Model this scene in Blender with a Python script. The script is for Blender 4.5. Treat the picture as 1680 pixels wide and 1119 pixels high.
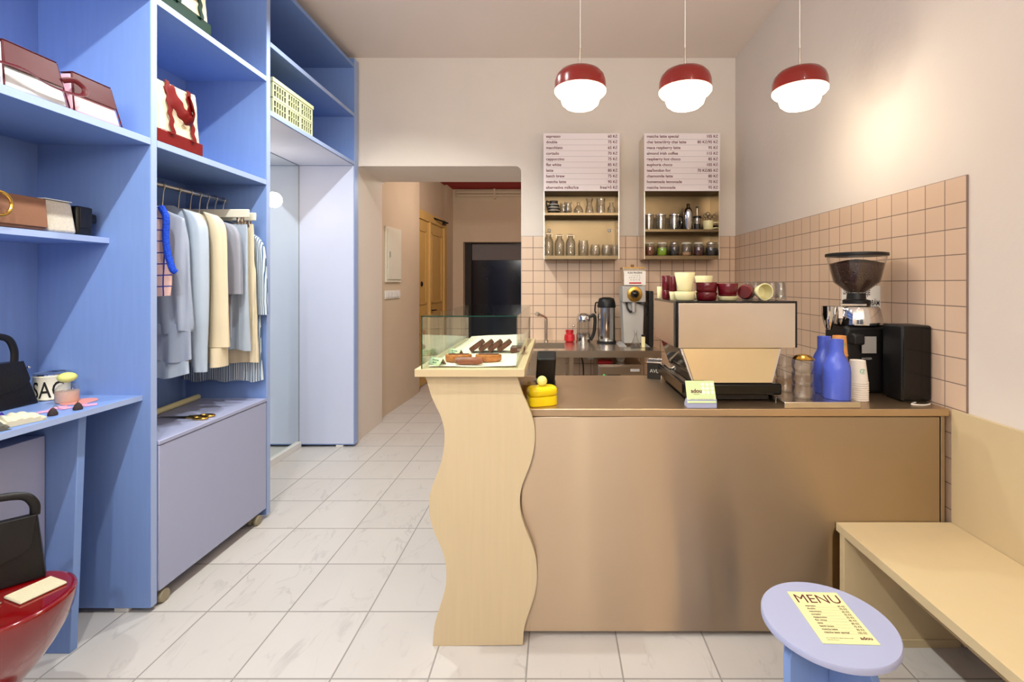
import bpy, math, random
from mathutils import Vector, Matrix
random.seed(7)
PI = math.pi
for o in list(bpy.data.objects): bpy.data.objects.remove(o)
SC = bpy.context.scene
COL = SC.collection
# ---------------------------------------------------------------- camera
KF, VX, VY, HH = 780.0, 910.0, 466.0, 1.4
cam = bpy.data.cameras.new('camera'); camo = bpy.data.objects.new('camera', cam); COL.objects.link(camo)
camo.location = (0, 0, HH); camo.rotation_euler = (PI/2, 0, 0)
cam.sensor_width = 36; cam.lens = KF/1680*36
cam.shift_x = -(VX-840)/1680; cam.shift_y = -(559.5-VY)/1680
cam.clip_start = 0.05
SC.camera = camo
SC.view_settings.view_transform = 'Standard'; SC.view_settings.look = 'None'
SC.view_settings.exposure = -0.2; SC.view_settings.gamma = 1; SC.view_settings.use_curve_mapping = False
# ---------------------------------------------------------------- world and lights
w = bpy.data.worlds.new('world'); SC.world = w; w.use_nodes = True
bg = w.node_tree.nodes['Background']; bg.inputs[0].default_value = (0.80, 0.88, 1.0, 1); bg.inputs[1].default_value = 0.2
def lamp(name, kind, loc, power, color, radius=0.03, rot=(0,0,0), angle=None, blend=0.5, size=None):
    l = bpy.data.lights.new(name, kind); l.energy = power; l.color = color
    if kind in ('POINT', 'SPOT'): l.shadow_soft_size = radius
    if kind == 'SPOT': l.spot_size = angle; l.spot_blend = blend
    if kind == 'AREA': l.shape = 'RECTANGLE'; l.size, l.size_y = size
    o = bpy.data.objects.new(name, l); COL.objects.link(o); o.location = loc; o.rotation_euler = rot
    return o
def aim(o, target):
    o.rotation_euler = (Vector(target)-o.location).to_track_quat('-Z', 'Y').to_euler()
WARM = (1.0, 0.93, 0.79); NEUT = (0.98, 1.0, 0.95)
for i, (x, y) in enumerate([(-1.02, -0.4), (-1.02, 0.75), (-1.02, 1.8), (-1.02, 2.86)]):
    o = lamp('track_light', 'SPOT', (x, y, 3.16), 112, NEUT, 0.025, angle=2.5, blend=0.6); aim(o, (x-0.35, y+0.1, 0))
for i, (x, y, pw_) in enumerate([(0.27, -0.1, 9), (0.95, 0.75, 4)]):
    o = lamp('ceiling_light', 'SPOT', (x, y, 3.2), pw_, WARM, 0.04, angle=2.5, blend=0.7); aim(o, (x+0.1, y+0.9, 0))
lamp('ceiling_fill', 'AREA', (-0.2, -2.6, 2.45), 190, (1.0, 0.97, 0.91), rot=(PI/2+1.1, 0, 0), size=(2.6, 0.8))  # added fill lamp turned up at the ceiling to brighten it
lamp('passage_light', 'POINT', (-0.7, 5.7, 2.6), 38, WARM, 0.08)
# ---------------------------------------------------------------- materials
def s2l(c):
    return tuple((x/255/12.92 if x/255 <= 0.04045 else ((x/255+0.055)/1.055)**2.4) for x in c) + (1,)
def newmat(name):
    m = bpy.data.materials.new(name); m.use_nodes = True
    return m, m.node_tree.nodes, m.node_tree.links, m.node_tree.nodes['Principled BSDF']
def M(name, rgb, rough=0.5, metal=0.0, var=0.04, nscale=8.0, stretch=(1,1,1), bump=0.0, bscale=60.0, trans=0.0, ior=1.45,
      emit=None, estr=0.0, spec=0.5, coat=0.0, alpha=1.0, aniso=0.0, sheen=0.0):
    m, N, L, b = newmat(name)
    c = s2l(rgb); b.inputs['Base Color'].default_value = c
    b.inputs['Roughness'].default_value = rough; b.inputs['Metallic'].default_value = metal
    b.inputs['IOR'].default_value = ior; b.inputs['Transmission Weight'].default_value = trans
    b.inputs['Specular IOR Level'].default_value = spec; b.inputs['Coat Weight'].default_value = coat
    b.inputs['Coat Roughness'].default_value = 0.08
    if sheen: b.inputs['Sheen Weight'].default_value = sheen
    if alpha < 1: b.inputs['Alpha'].default_value = alpha
    if emit: b.inputs['Emission Color'].default_value = s2l(emit); b.inputs['Emission Strength'].default_value = estr
    if var or bump:
        tc = N.new('ShaderNodeTexCoord'); mp = N.new('ShaderNodeMapping'); mp.inputs['Scale'].default_value = stretch
        L.new(tc.outputs['Object'], mp.inputs['Vector'])
    if var:
        n = N.new('ShaderNodeTexNoise'); n.inputs['Scale'].default_value = nscale; n.inputs['Detail'].default_value = 5
        L.new(mp.outputs[0], n.inputs['Vector'])
        r = N.new('ShaderNodeMapRange'); r.inputs['To Min'].default_value = 1-var; r.inputs['To Max'].default_value = 1+var
        r.inputs['From Min'].default_value = 0.25; r.inputs['From Max'].default_value = 0.75
        L.new(n.outputs['Fac'], r.inputs['Value'])
        v = N.new('ShaderNodeHueSaturation'); v.inputs['Color'].default_value = c
        L.new(r.outputs[0], v.inputs['Value']); L.new(v.outputs[0], b.inputs['Base Color'])
    if bump:
        n2 = N.new('ShaderNodeTexNoise'); n2.inputs['Scale'].default_value = bscale; n2.inputs['Detail'].default_value = 4
        L.new(mp.outputs[0], n2.inputs['Vector'])
        bp = N.new('ShaderNodeBump'); bp.inputs['Strength'].default_value = bump; bp.inputs['Distance'].default_value = 0.01
        L.new(n2.outputs['Fac'], bp.inputs['Height']); L.new(bp.outputs[0], b.inputs['Normal'])
    if aniso:
        b.inputs['Anisotropic'].default_value = aniso
        t = N.new('ShaderNodeTangent'); t.direction_type = 'RADIAL'; t.axis = 'Z'; b.inputs['Anisotropic Rotation'].default_value = 0.25; L.new(t.outputs[0], b.inputs['Tangent'])
    return m
def math_(N, L, op, a, b=None):
    n = N.new('ShaderNodeMath'); n.operation = op
    for i, v in enumerate((a, b)):
        if v is None: continue
        if isinstance(v, (int, float)): n.inputs[i].default_value = v
        else: L.new(v, n.inputs[i])
    return n.outputs[0]
def grid_mat(name, tile, grout, ax, u0, pu, ay, v0, pv, gw, rough, marble=False, bump=0.35, spec=0.5):
    """square tiles with grout lines at u0+k*pu and v0+k*pv of object coordinates"""
    m, N, L, b = newmat(name)
    tc = N.new('ShaderNodeTexCoord'); sp = N.new('ShaderNodeSeparateXYZ'); L.new(tc.outputs['Object'], sp.inputs[0])
    def line(axis, o, p):
        a = math_(N, L, 'DIVIDE', math_(N, L, 'SUBTRACT', sp.outputs[axis], o), p)
        f = math_(N, L, 'FRACT', a)
        d = math_(N, L, 'MINIMUM', f, math_(N, L, 'SUBTRACT', 1.0, f))
        r = N.new('ShaderNodeMapRange'); L.new(math_(N, L, 'MULTIPLY', d, p), r.inputs['Value'])
        r.inputs['From Min'].default_value = gw*0.35; r.inputs['From Max'].default_value = gw*0.65
        return r.outputs[0], math_(N, L, 'FLOOR', a)
    lu, iu = line(ax, u0, pu); lv, iv = line(ay, v0, pv)
    mask = math_(N, L, 'MINIMUM', lu, lv)
    wn = N.new('ShaderNodeTexWhiteNoise'); wn.noise_dimensions = '2D'
    cb = N.new('ShaderNodeCombineXYZ'); L.new(iu, cb.inputs[0]); L.new(iv, cb.inputs[1]); L.new(cb.outputs[0], wn.inputs['Vector'])
    r = N.new('ShaderNodeMapRange'); L.new(wn.outputs['Value'], r.inputs['Value']); r.inputs['To Min'].default_value = 0.965; r.inputs['To Max'].default_value = 1.03
    hs = N.new('ShaderNodeHueSaturation'); hs.inputs['Color'].default_value = s2l(tile); L.new(r.outputs[0], hs.inputs['Value'])
    tcol = hs.outputs[0]
    if marble:
        ad = N.new('ShaderNodeVectorMath'); ad.operation = 'MULTIPLY_ADD'
        L.new(wn.outputs['Color'], ad.inputs[0]); ad.inputs[1].default_value = (7, 7, 7); L.new(tc.outputs['Object'], ad.inputs[2])
        mp = N.new('ShaderNodeMapping'); mp.inputs['Rotation'].default_value = (0, 0, 0.7); mp.inputs['Scale'].default_value = (2.6, 1.1, 1)
        L.new(ad.outputs[0], mp.inputs[0])
        n = N.new('ShaderNodeTexNoise'); n.inputs['Scale'].default_value = 3.2; n.inputs['Detail'].default_value = 7; n.inputs['Distortion'].default_value = 0.7
        L.new(mp.outputs[0], n.inputs['Vector'])
        ab = math_(N, L, 'ABSOLUTE', math_(N, L, 'SUBTRACT', n.outputs['Fac'], 0.5))
        n3 = N.new('ShaderNodeTexNoise'); n3.inputs['Scale'].default_value = 4.0; L.new(mp.outputs[0], n3.inputs['Vector'])
        rr = N.new('ShaderNodeMapRange'); L.new(ab, rr.inputs['Value']); rr.inputs['From Max'].default_value = 0.025
        rr.inputs['To Min'].default_value = 0.42; rr.inputs['To Max'].default_value = 0.0
        r4 = N.new('ShaderNodeMapRange'); L.new(n3.outputs['Fac'], r4.inputs['Value']); r4.inputs['From Min'].default_value = 0.45; r4.inputs['From Max'].default_value = 0.7
        vm = math_(N, L, 'MULTIPLY', rr.outputs[0], r4.outputs[0])
        mx = N.new('ShaderNodeMixRGB'); L.new(vm, mx.inputs[0]); L.new(tcol, mx.inputs[1]); mx.inputs[2].default_value = s2l((150, 146, 146))
        n4 = N.new('ShaderNodeTexNoise'); n4.inputs['Scale'].default_value = 1.6; n4.inputs['Detail'].default_value = 3; L.new(mp.outputs[0], n4.inputs['Vector'])
        r5 = N.new('ShaderNodeMapRange'); L.new(n4.outputs['Fac'], r5.inputs['Value']); r5.inputs['To Min'].default_value = 0.93; r5.inputs['To Max'].default_value = 1.05
        h2 = N.new('ShaderNodeHueSaturation'); L.new(mx.outputs[0], h2.inputs['Color']); L.new(r5.outputs[0], h2.inputs['Value'])
        tcol = h2.outputs[0]
    mix = N.new('ShaderNodeMixRGB'); L.new(mask, mix.inputs[0]); mix.inputs[1].default_value = s2l(grout); L.new(tcol, mix.inputs[2])
    L.new(mix.outputs[0], b.inputs['Base Color'])
    rg = N.new('ShaderNodeMapRange'); L.new(mask, rg.inputs['Value']); rg.inputs['To Min'].default_value = 0.8; rg.inputs['To Max'].default_value = rough
    L.new(rg.outputs[0], b.inputs['Roughness']); b.inputs['Specular IOR Level'].default_value = spec
    bp = N.new('ShaderNodeBump'); bp.inputs['Strength'].default_value = bump; bp.inputs['Distance'].default_value = 0.002
    L.new(mask, bp.inputs['Height']); L.new(bp.outputs[0], b.inputs['Normal'])
    return m
def plaid_mat(name, base, line, pu, pv, w_, ou=0, ov=0, ax=0, ay=2, rough=0.9, wob=0.0):
    m, N, L, b = newmat(name)
    tc = N.new('ShaderNodeTexCoord'); sp = N.new('ShaderNodeSeparateXYZ'); L.new(tc.outputs['Object'], sp.inputs[0])
    nz = N.new('ShaderNodeTexNoise'); nz.inputs['Scale'].default_value = 6; L.new(tc.outputs['Object'], nz.inputs['Vector'])
    out = None
    for axis, o, p in ((ax, ou, pu), (ay, ov, pv)):
        if p is None: continue
        s = math_(N, L, 'ADD', sp.outputs[axis], math_(N, L, 'MULTIPLY', nz.outputs['Fac'], wob))
        f = math_(N, L, 'FRACT', math_(N, L, 'DIVIDE', math_(N, L, 'SUBTRACT', s, o), p))
        k = math_(N, L, 'LESS_THAN', f, w_/p)
        out = k if out is None else math_(N, L, 'MAXIMUM', out, k)
    mix = N.new('ShaderNodeMixRGB'); L.new(out, mix.inputs[0]); mix.inputs[1].default_value = s2l(base); mix.inputs[2].default_value = s2l(line)
    L.new(mix.outputs[0], b.inputs['Base Color']); b.inputs['Roughness'].default_value = rough
    n2 = N.new('ShaderNodeTexNoise'); n2.inputs['Scale'].default_value = 160; L.new(tc.outputs['Object'], n2.inputs['Vector'])
    bp = N.new('ShaderNodeBump'); bp.inputs['Strength'].default_value = 0.3; bp.inputs['Distance'].default_value = 0.004
    L.new(n2.outputs['Fac'], bp.inputs['Height']); L.new(bp.outputs[0], b.inputs['Normal'])
    return m
def glass_mat(name, tint=(255,255,255), rough=0.0, thin=True, base=0.04, power=5.0):
    m, N, L, b = newmat(name)
    if thin:   # window-like pane: mostly clear, with mirror reflection at grazing angles
        N.remove(b); out = N['Material Output']
        tr = N.new('ShaderNodeBsdfTransparent'); tr.inputs[0].default_value = s2l(tint)
        gl = N.new('ShaderNodeBsdfGlossy'); gl.inputs['Roughness'].default_value = rough
        ge = N.new('ShaderNodeNewGeometry'); dt = N.new('ShaderNodeVectorMath'); dt.operation = 'DOT_PRODUCT'
        L.new(ge.outputs['Normal'], dt.inputs[0]); L.new(ge.outputs['Incoming'], dt.inputs[1])
        q = math_(N, L, 'POWER', math_(N, L, 'SUBTRACT', 1.0, math_(N, L, 'ABSOLUTE', dt.outputs['Value'])), power)
        fr = N.new('ShaderNodeMapRange'); L.new(q, fr.inputs['Value']); fr.inputs['To Min'].default_value = base; fr.inputs['To Max'].default_value = 0.9
        mx = N.new('ShaderNodeMixShader'); L.new(fr.outputs[0], mx.inputs[0]); L.new(tr.outputs[0], mx.inputs[1]); L.new(gl.outputs[0], mx.inputs[2])
        L.new(mx.outputs[0], out.inputs['Surface'])
    else:
        b.inputs['Base Color'].default_value = s2l(tint); b.inputs['Transmission Weight'].default_value = 1; b.inputs['Roughness'].default_value = rough
    return m

mt = {}
mt['wall'] = M('wall_plaster', (226, 216, 206), 0.85, var=0.02, nscale=3, bump=0.15, bscale=25)
mt['wallpass'] = M('passage_plaster', (212, 194, 170), 0.85, var=0.03, nscale=3, bump=0.15, bscale=25)
mt['ceil'] = M('ceiling_plaster', (238, 224, 214), 0.9, var=0.02, nscale=2)
mt['redceil'] = M('red_ceiling_paint', (150, 12, 20), 0.6)
mt['floor'] = grid_mat('marble_floor_tile', (204, 200, 196), (150, 146, 142), 0, -0.1018, 0.3458, 1, 1.686, 0.3458, 0.006, 0.28, marble=True, spec=0.4)
mt['tileb'] = grid_mat('beige_wall_tile', (216, 188, 162), (132, 112, 100), 0, -0.1896, 0.1015, 2, 1.82, 0.1015, 0.005, 0.3, spec=0.4)
mt['tiler'] = grid_mat('beige_side_wall_tile', (216, 188, 162), (132, 112, 100), 1, 1.824, 0.1015, 2, 1.82, 0.1015, 0.004, 0.3, spec=0.4)
mt['blue'] = M('blue_stained_board', (122, 151, 208), 0.42, var=0.035, nscale=18, stretch=(3, 3, 0.25), spec=0.4)
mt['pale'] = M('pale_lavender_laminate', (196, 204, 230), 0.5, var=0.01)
mt['band'] = M('lit_edge_blue', (158, 177, 220), 0.45, var=0.01)  # paler copy of the blue: light on room-facing edges put into colour
mt['lav'] = M('lavender_laminate', (166, 172, 204), 0.4, var=0.01)
mt['cream'] = M('cream_laminate', (208, 188, 148), 0.45, var=0.015, nscale=6, stretch=(3, 3, .5))
mt['creamv'] = M('cream_veneer', (208, 190, 154), 0.42, var=0.03, nscale=14, stretch=(4, 4, 0.25))
mt['steel'] = M('brushed_steel', (196, 176, 152), 0.38, 1.0, var=0.02, nscale=4, stretch=(3, 3, 0.3), aniso=1.0)
mt['steelp'] = M('brushed_steel_flat', (216, 206, 192), 0.27, 1.0, var=0.05, nscale=8, bump=0.02, bscale=30)
def steel_aniso(name, rgb, r, a):
    m, N, L, b = newmat(name); N.remove(b); g = N.new('ShaderNodeBsdfAnisotropic'); g.inputs['Roughness'].default_value = r; g.inputs['Anisotropy'].default_value = a
    t = N.new('ShaderNodeTangent'); t.direction_type = 'RADIAL'; t.axis = 'Z'; L.new(t.outputs[0], g.inputs['Tangent'])
    tc = N.new('ShaderNodeTexCoord'); n = N.new('ShaderNodeTexNoise'); n.inputs['Scale'].default_value = 3; n.inputs['Detail'].default_value = 4; L.new(tc.outputs['Object'], n.inputs['Vector'])
    rr = N.new('ShaderNodeMapRange'); L.new(n.outputs['Fac'], rr.inputs['Value']); rr.inputs['To Min'].default_value = 0.95; rr.inputs['To Max'].default_value = 1.04
    h = N.new('ShaderNodeHueSaturation'); h.inputs['Color'].default_value = s2l(rgb); L.new(rr.outputs[0], h.inputs['Value']); L.new(h.outputs[0], g.inputs['Color'])
    L.new(g.outputs[0], N['Material Output'].inputs['Surface'])
    return m
mt['steel'] = steel_aniso('brushed_steel_front', (196, 178, 154), 0.31, 0.82)
mt['steeltop'] = M('worn_steel_top', (196, 172, 142), 0.4, 1.0, var=0.04, nscale=6)
mt['steeldark'] = M('dark_shaded_steel', (116, 100, 76), 0.32, 1.0, var=0.06, nscale=6)  # darker steel copy: shade inside the wall cabinets put into its colour
mt['chrome'] = M('polished_chrome', (215, 212, 208), 0.08, 1.0, var=0.0)
mt['mirrorgold'] = M('polished_steel_back', (232, 214, 170), 0.04, 1.0, var=0.0)
mt['greymetal'] = M('grey_painted_metal', (176, 174, 170), 0.4, 0.3, var=0.03)
mt['mirror'] = M('mirror_glass', (232, 240, 238), 0.0, 1.0, var=0.0)
mt['black'] = M('black_plastic', (14, 13, 14), 0.45, var=0.1)
mt['blackleather'] = M('black_leather', (16, 14, 15), 0.38, var=0.1, bump=0.15, bscale=120)
mt['glossblack'] = M('gloss_black', (8, 7, 8), 0.15, var=0)
mt['burg'] = M('burgundy_leather', (74, 14, 20), 0.42, var=0.1, nscale=10, bump=0.08, bscale=14, spec=0.2)
mt['redleather'] = M('red_leather', (112, 14, 16), 0.35, var=0.08)
mt['green'] = M('green_leather', (10, 44, 32), 0.5, var=0.08, spec=0.15)
mt['whitefab'] = M('white_leather', (228, 232, 240), 0.45, var=0.02)
mt['pinkfab'] = M('pink_leather', (238, 186, 198), 0.45, var=0.02)
mt['canvas'] = M('cream_canvas', (226, 210, 178), 0.85, var=0.06, nscale=7, bump=0.5, bscale=9)
mt['brown'] = M('brown_leather', (132, 92, 70), 0.45, var=0.05, bump=0.1, bscale=90)
mt['silver'] = M('silver_glitter_fabric', (214, 206, 190), 0.5, 0.15, var=0.12, nscale=160, bump=0.2, bscale=180)
mt['gold'] = M('gold_metal', (214, 170, 84), 0.22, 1.0, var=0.0)
mt['redgloss'] = M('red_gloss_lacquer', (120, 3, 8), 0.12, var=0.02, coat=0.8, spec=0.6)
mt['redshade'] = M('red_lacquered_metal', (128, 22, 14), 0.25, var=0.0, coat=0.4)
mt['opal'] = M('opal_glass_lit', (255, 240, 220), 0.3, var=0.0, emit=(255, 226, 184), estr=9.0)
mt['globe'] = M('globe_glass_lit', (255, 240, 220), 0.3, var=0.0, emit=(255, 236, 210), estr=32.0)
mt['white'] = M('white_paint', (232, 230, 226), 0.5, var=0.01)
mt['cord'] = M('white_cord', (236, 232, 224), 0.6, var=0)
mt['paper'] = M('white_paper', (238, 232, 224), 0.8, var=0.01)
mt['liner'] = M('baking_paper', (246, 236, 212), 0.7, var=0.02, bump=0.3, bscale=14)
mt['board'] = M('menu_board_print', (232, 222, 224), 0.6, var=0.0)
mt['ink'] = M('dark_red_print', (96, 24, 40), 0.7, var=0)
mt['inkblack'] = M('black_print', (18, 16, 18), 0.7, var=0)
mt['rule'] = M('grey_rule_print', (150, 140, 144), 0.7, var=0)
mt['menupaper'] = M('pale_yellow_card', (222, 224, 166), 0.7, var=0.01)
mt['cardgreen'] = M('pale_green_card', (206, 224, 166), 0.7, var=0.02)
mt['tag'] = M('pale_green_tag', (206, 226, 180), 0.7, var=0.02)
mt['tagbrown'] = M('brown_card_back', (120, 92, 50), 0.8, var=0.02)
mt['crate'] = M('pale_green_plastic', (204, 208, 164), 0.5, var=0.02)
mt['crate_shade'] = M('crate_shade_olive', (58, 60, 52), 0.7, var=0.03)  # shade behind the crate slats put into this colour
mt['glass'] = glass_mat('clear_pane')
mt['glasstint'] = glass_mat('green_tinted_pane', (249, 254, 251))
mt['glassedge'] = M('green_glass_edge', (8, 60, 44), 0.2, var=0, spec=0.8)
mt['tumbler'] = glass_mat('tumbler_glass', (248, 248, 247), 0.02, base=0.06, power=2.6)
mt['beans'] = M('coffee_beans', (58, 30, 18), 0.35, var=0.5, nscale=140, bump=1.0, bscale=150)
mt['cake'] = M('chocolate_cake', (104, 58, 36), 0.7, var=0.3, nscale=40, bump=0.7, bscale=60)
mt['caketop'] = M('chocolate_icing', (108, 62, 42), 0.35, var=0.2, nscale=30)
mt['pastry'] = M('baked_pastry', (178, 104, 40), 0.7, var=0.35, nscale=45, bump=0.7, bscale=70)
mt['pastryfill'] = M('nut_filling', (110, 48, 20), 0.5, var=0.4, nscale=60, bump=0.8, bscale=80)
mt['roll'] = M('glazed_roll', (140, 66, 32), 0.4, var=0.25, nscale=30, bump=0.4, bscale=40)
mt['bluebottle'] = M('cobalt_blue_plastic', (84, 104, 210), 0.28, var=0.02)
mt['kraft'] = M('kraft_card', (216, 152, 88), 0.7, var=0.03)
mt['cup_w'] = M('white_card_cup', (232, 226, 216), 0.6, var=0.01)
mt['mint'] = M('mint_print', (96, 190, 160), 0.6, var=0)
mt['cup_c'] = M('cream_ceramic', (232, 224, 172), 0.25, var=0.02)
mt['cup_r'] = M('oxblood_ceramic', (96, 14, 24), 0.18, var=0.05, spec=0.6)
mt['yellow'] = M('bright_yellow_ceramic', (236, 206, 10), 0.3, var=0.02)
mt['paleyellow'] = M('pale_yellow_ball', (240, 232, 140), 0.35, var=0.03)
mt['limeball'] = M('lime_yellow_ball', (226, 226, 130), 0.45, var=0.06, nscale=30)
mt['redjar'] = M('red_enamel', (190, 34, 44), 0.3, var=0.1)
mt['doorpaint'] = M('old_cream_door_paint', (214, 176, 104), 0.5, var=0.04)
mt['darkglass'] = M('dark_window_glass', (22, 22, 34), 0.12, var=0.2, nscale=3)
mt['blind'] = M('grey_roller_blind', (120, 116, 118), 0.8, var=0.02)
mt['dark'] = M('dark_wood_frame', (44, 36, 32), 0.6, var=0.1)
mt['wood'] = M('brown_wood', (122, 84, 48), 0.6, var=0.15, nscale=12)
mt['rubber'] = M('caster_wheel', (150, 140, 116), 0.5, var=0.05)
mt['offwhite'] = M('offwhite_coated_metal', (226, 222, 206), 0.45, var=0.01)
mt['pinkplaid'] = plaid_mat('pink_plaid_knit', (224, 184, 176), (44, 58, 150), 0.058, 0.051, 0.0055, ou=0.012, ov=0.02, wob=0.02)
mt['bluetrim'] = M('cobalt_knit', (22, 72, 200), 0.9, var=0.15, nscale=90, bump=0.8, bscale=120)
mt['greysatin'] = M('grey_satin', (150, 160, 180), 0.34, var=0.06, sheen=0.2)
mt['bluesatin'] = M('pale_blue_satin', (168, 181, 198), 0.34, var=0.05, sheen=0.2)
mt['creamcloth'] = M('cream_cotton', (214, 200, 172), 0.8, var=0.04)
mt['browncloth'] = M('brown_cotton', (120, 96, 88), 0.8, var=0.08)
mt['greycloth'] = M('grey_cotton', (150, 153, 168), 0.6, var=0.05)
mt['stripes'] = plaid_mat('blue_striped_cotton', (196, 208, 218), (74, 100, 134), 0.011, None, 0.0042, ax=0, wob=0.015)
mt['pinkbits'] = M('pink_enamel', (236, 160, 190), 0.35, var=0.25, nscale=60)
mt['coral'] = M('coral_disc', (226, 150, 142), 0.6, var=0.02)
mt['darktassel'] = M('dark_tassel', (52, 40, 40), 0.8, var=0.3, nscale=80)
mt['purple'] = M('violet_crystal', (52, 18, 130), 0.2, var=0.2)
mt['silk_w'] = M('ivory_fringe', (206, 200, 174), 0.6, var=0.03)
mt['silk_g'] = M('olive_grey_fringe', (92, 90, 80), 0.5, var=0.06)
mt['jarpink'] = M('pink_ribbed_glass', (200, 168, 150), 0.3, var=0.08, nscale=60)
mt['tin'] = M('cream_tin_label', (236, 230, 208), 0.4, var=0.01)
mt['spice1'] = M('brown_spice', (150, 88, 62), 0.8, var=0.3, nscale=80)
mt['spice2'] = M('lime_green_powder', (150, 190, 30), 0.8, var=0.15, nscale=60)
mt['spice3'] = M('dark_tea_leaves', (40, 32, 34), 0.8, var=0.5, nscale=80)
mt['spice4'] = M('pale_petals', (206, 160, 120), 0.8, var=0.3, nscale=60)
mt['spice5'] = M('dried_red_berries', (80, 18, 22), 0.6, var=0.4, nscale=70)
mt['clay'] = M('dark_stoneware', (62, 52, 46), 0.4, var=0.2)

# ---------------------------------------------------------------- mesh helpers
class MB:
    def __init__(s): s.v = []; s.f = []
    def add(s, vs, fs):
        b = len(s.v); s.v += [tuple(v) for v in vs]; s.f += [tuple(b+i for i in f) for f in fs]; return s
    def box(s, x0, x1, y0, y1, z0, z1):
        return s.add([(x0,y0,z0),(x1,y0,z0),(x1,y1,z0),(x0,y1,z0),(x0,y0,z1),(x1,y0,z1),(x1,y1,z1),(x0,y1,z1)],
              [(0,3,2,1),(4,5,6,7),(0,1,5,4),(1,2,6,5),(2,3,7,6),(3,0,4,7)])
    def hexa(s, b4, t4):
        return s.add(list(b4)+list(t4), [(0,3,2,1),(4,5,6,7),(0,1,5,4),(1,2,6,5),(2,3,7,6),(3,0,4,7)])
    def lathe(s, prof, c=(0,0,0), n=32, axis='z', sx=1, sy=1):
        """prof: list of (r, z) ; closed at ends where r==0"""
        vs = []; fs = []; idx = []
        for r, z in prof:
            if r <= 1e-6:
                idx.append([len(vs)]); vs.append((0,0,z))
            else:
                idx.append(list(range(len(vs), len(vs)+n)))
                for k in range(n):
                    a = 2*PI*k/n; vs.append((r*math.cos(a)*sx, r*math.sin(a)*sy, z))
        for a, b in zip(idx, idx[1:]):
            if len(a) == 1 and len(b) == 1: continue
            for k in range(n):
                k2 = (k+1) % n
                if len(a) == 1: fs.append((a[0], b[k2], b[k]))
                elif len(b) == 1: fs.append((a[k], a[k2], b[0]))
                else: fs.append((a[k], a[k2], b[k2], b[k]))
        if axis == 'y': vs = [(x, z, -y) for x, y, z in vs]
        if axis == 'x': vs = [(z, y, -x) for x, y, z in vs]
        return s.add([(x+c[0], y+c[1], z+c[2]) for x, y, z in vs], fs)
    def cyl(s, r, z0, z1, c=(0,0,0), n=24, axis='z', r2=None):
        r2 = r if r2 is None else r2
        return s.lathe([(0,z0),(r,z0),(r2,z1),(0,z1)], c, n, axis)
    def tube(s, pts, r, n=10, close=False, caps=True, flat=None):
        """sweep a circle (or flat=(a,b) ellipse) along pts; r number or list"""
        P = [Vector(p) for p in pts]; m = len(P); rs = r if isinstance(r, (list, tuple)) else [r]*m
        T = []
        for i in range(m):
            a = P[(i-1) % m] if close else P[max(i-1, 0)]
            b = P[(i+1) % m] if close else P[min(i+1, m-1)]
            T.append((b-a).normalized())
        up = Vector((0,0,1)) if abs(T[0].z) < 0.9 else Vector((1,0,0))
        nrm = (up - T[0]*up.dot(T[0])).normalized(); vs = []; rings = []
        for i in range(m):
            nrm = (nrm - T[i]*nrm.dot(T[i])); nrm = nrm.normalized() if nrm.length > 1e-6 else T[i].orthogonal().normalized()
            bi = T[i].cross(nrm)
            fa, fb = flat if flat else (1, 1)
            rings.append([len(vs)+k for k in range(n)])
            for k in range(n):
                a = 2*PI*k/n; vs.append(P[i] + nrm*math.cos(a)*rs[i]*fa + bi*math.sin(a)*rs[i]*fb)
        fs = []
        for i in range(m if close else m-1):
            A, B = rings[i], rings[(i+1) % m]
            for k in range(n): fs.append((A[k], A[(k+1)%n], B[(k+1)%n], B[k]))
        if caps and not close: fs.append(tuple(reversed(rings[0]))); fs.append(tuple(rings[-1]))
        return s.add(vs, fs)
    def rings(s, RR, cap0=True, cap1=True):
        """loft closed rings of equal count"""
        n = len(RR[0]); vs = [p for R in RR for p in R]; fs = []
        for i in range(len(RR)-1):
            for k in range(n):
                fs.append((i*n+k, i*n+(k+1)%n, (i+1)*n+(k+1)%n, (i+1)*n+k))
        if cap0: fs.append(tuple(reversed(range(n))))
        if cap1: fs.append(tuple(range((len(RR)-1)*n, len(RR)*n)))
        return s.add(vs, fs)
    def prism(s, poly, a, b, plane='xz'):
        """extrude polygon (list of 2-D) from a to b along the third axis"""
        def mk(p, t):
            if plane == 'xz': return (p[0], t, p[1])
            if plane == 'xy': return (p[0], p[1], t)
            return (t, p[0], p[1])
        n = len(poly); vs = [mk(p, a) for p in poly]+[mk(p, b) for p in poly]
        fs = [tuple(range(n)), tuple(reversed(range(n, 2*n)))]+[(i, i+n, (i+1)%n+n, (i+1)%n) for i in range(n)]
        return s.add(vs, fs)
    def xf(s, mat):
        s.v = [tuple(mat @ Vector(v)) for v in s.v]; return s
    def build(s, name, m, parent=None, bevel=0, ang=35, seg=2, loc=None, label=None, solid=0, subd=0):
        me = bpy.data.meshes.new(name); me.from_pydata(s.v, [], s.f)
        import bmesh
        bm = bmesh.new(); bm.from_mesh(me); bmesh.ops.recalc_face_normals(bm, faces=bm.faces); bm.to_mesh(me); bm.free()
        me.polygons.foreach_set('use_smooth', [True]*len(me.polygons)); me.set_sharp_from_angle(angle=math.radians(ang))
        me.materials.append(mt[m] if isinstance(m, str) else m)
        o = bpy.data.objects.new(name, me); COL.objects.link(o)
        if parent: o.parent = parent
        if loc: o.location = loc
        if solid:
            sm = o.modifiers.new('thickness', 'SOLIDIFY'); sm.thickness = solid; sm.offset = 0
        if bevel:
            bv = o.modifiers.new('bevel', 'BEVEL'); bv.width = bevel; bv.segments = seg; bv.limit_method = 'ANGLE'; bv.angle_limit = 0.6
        if subd:
            sb = o.modifiers.new('subdivision', 'SUBSURF'); sb.levels = sb.render_levels = subd
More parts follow.
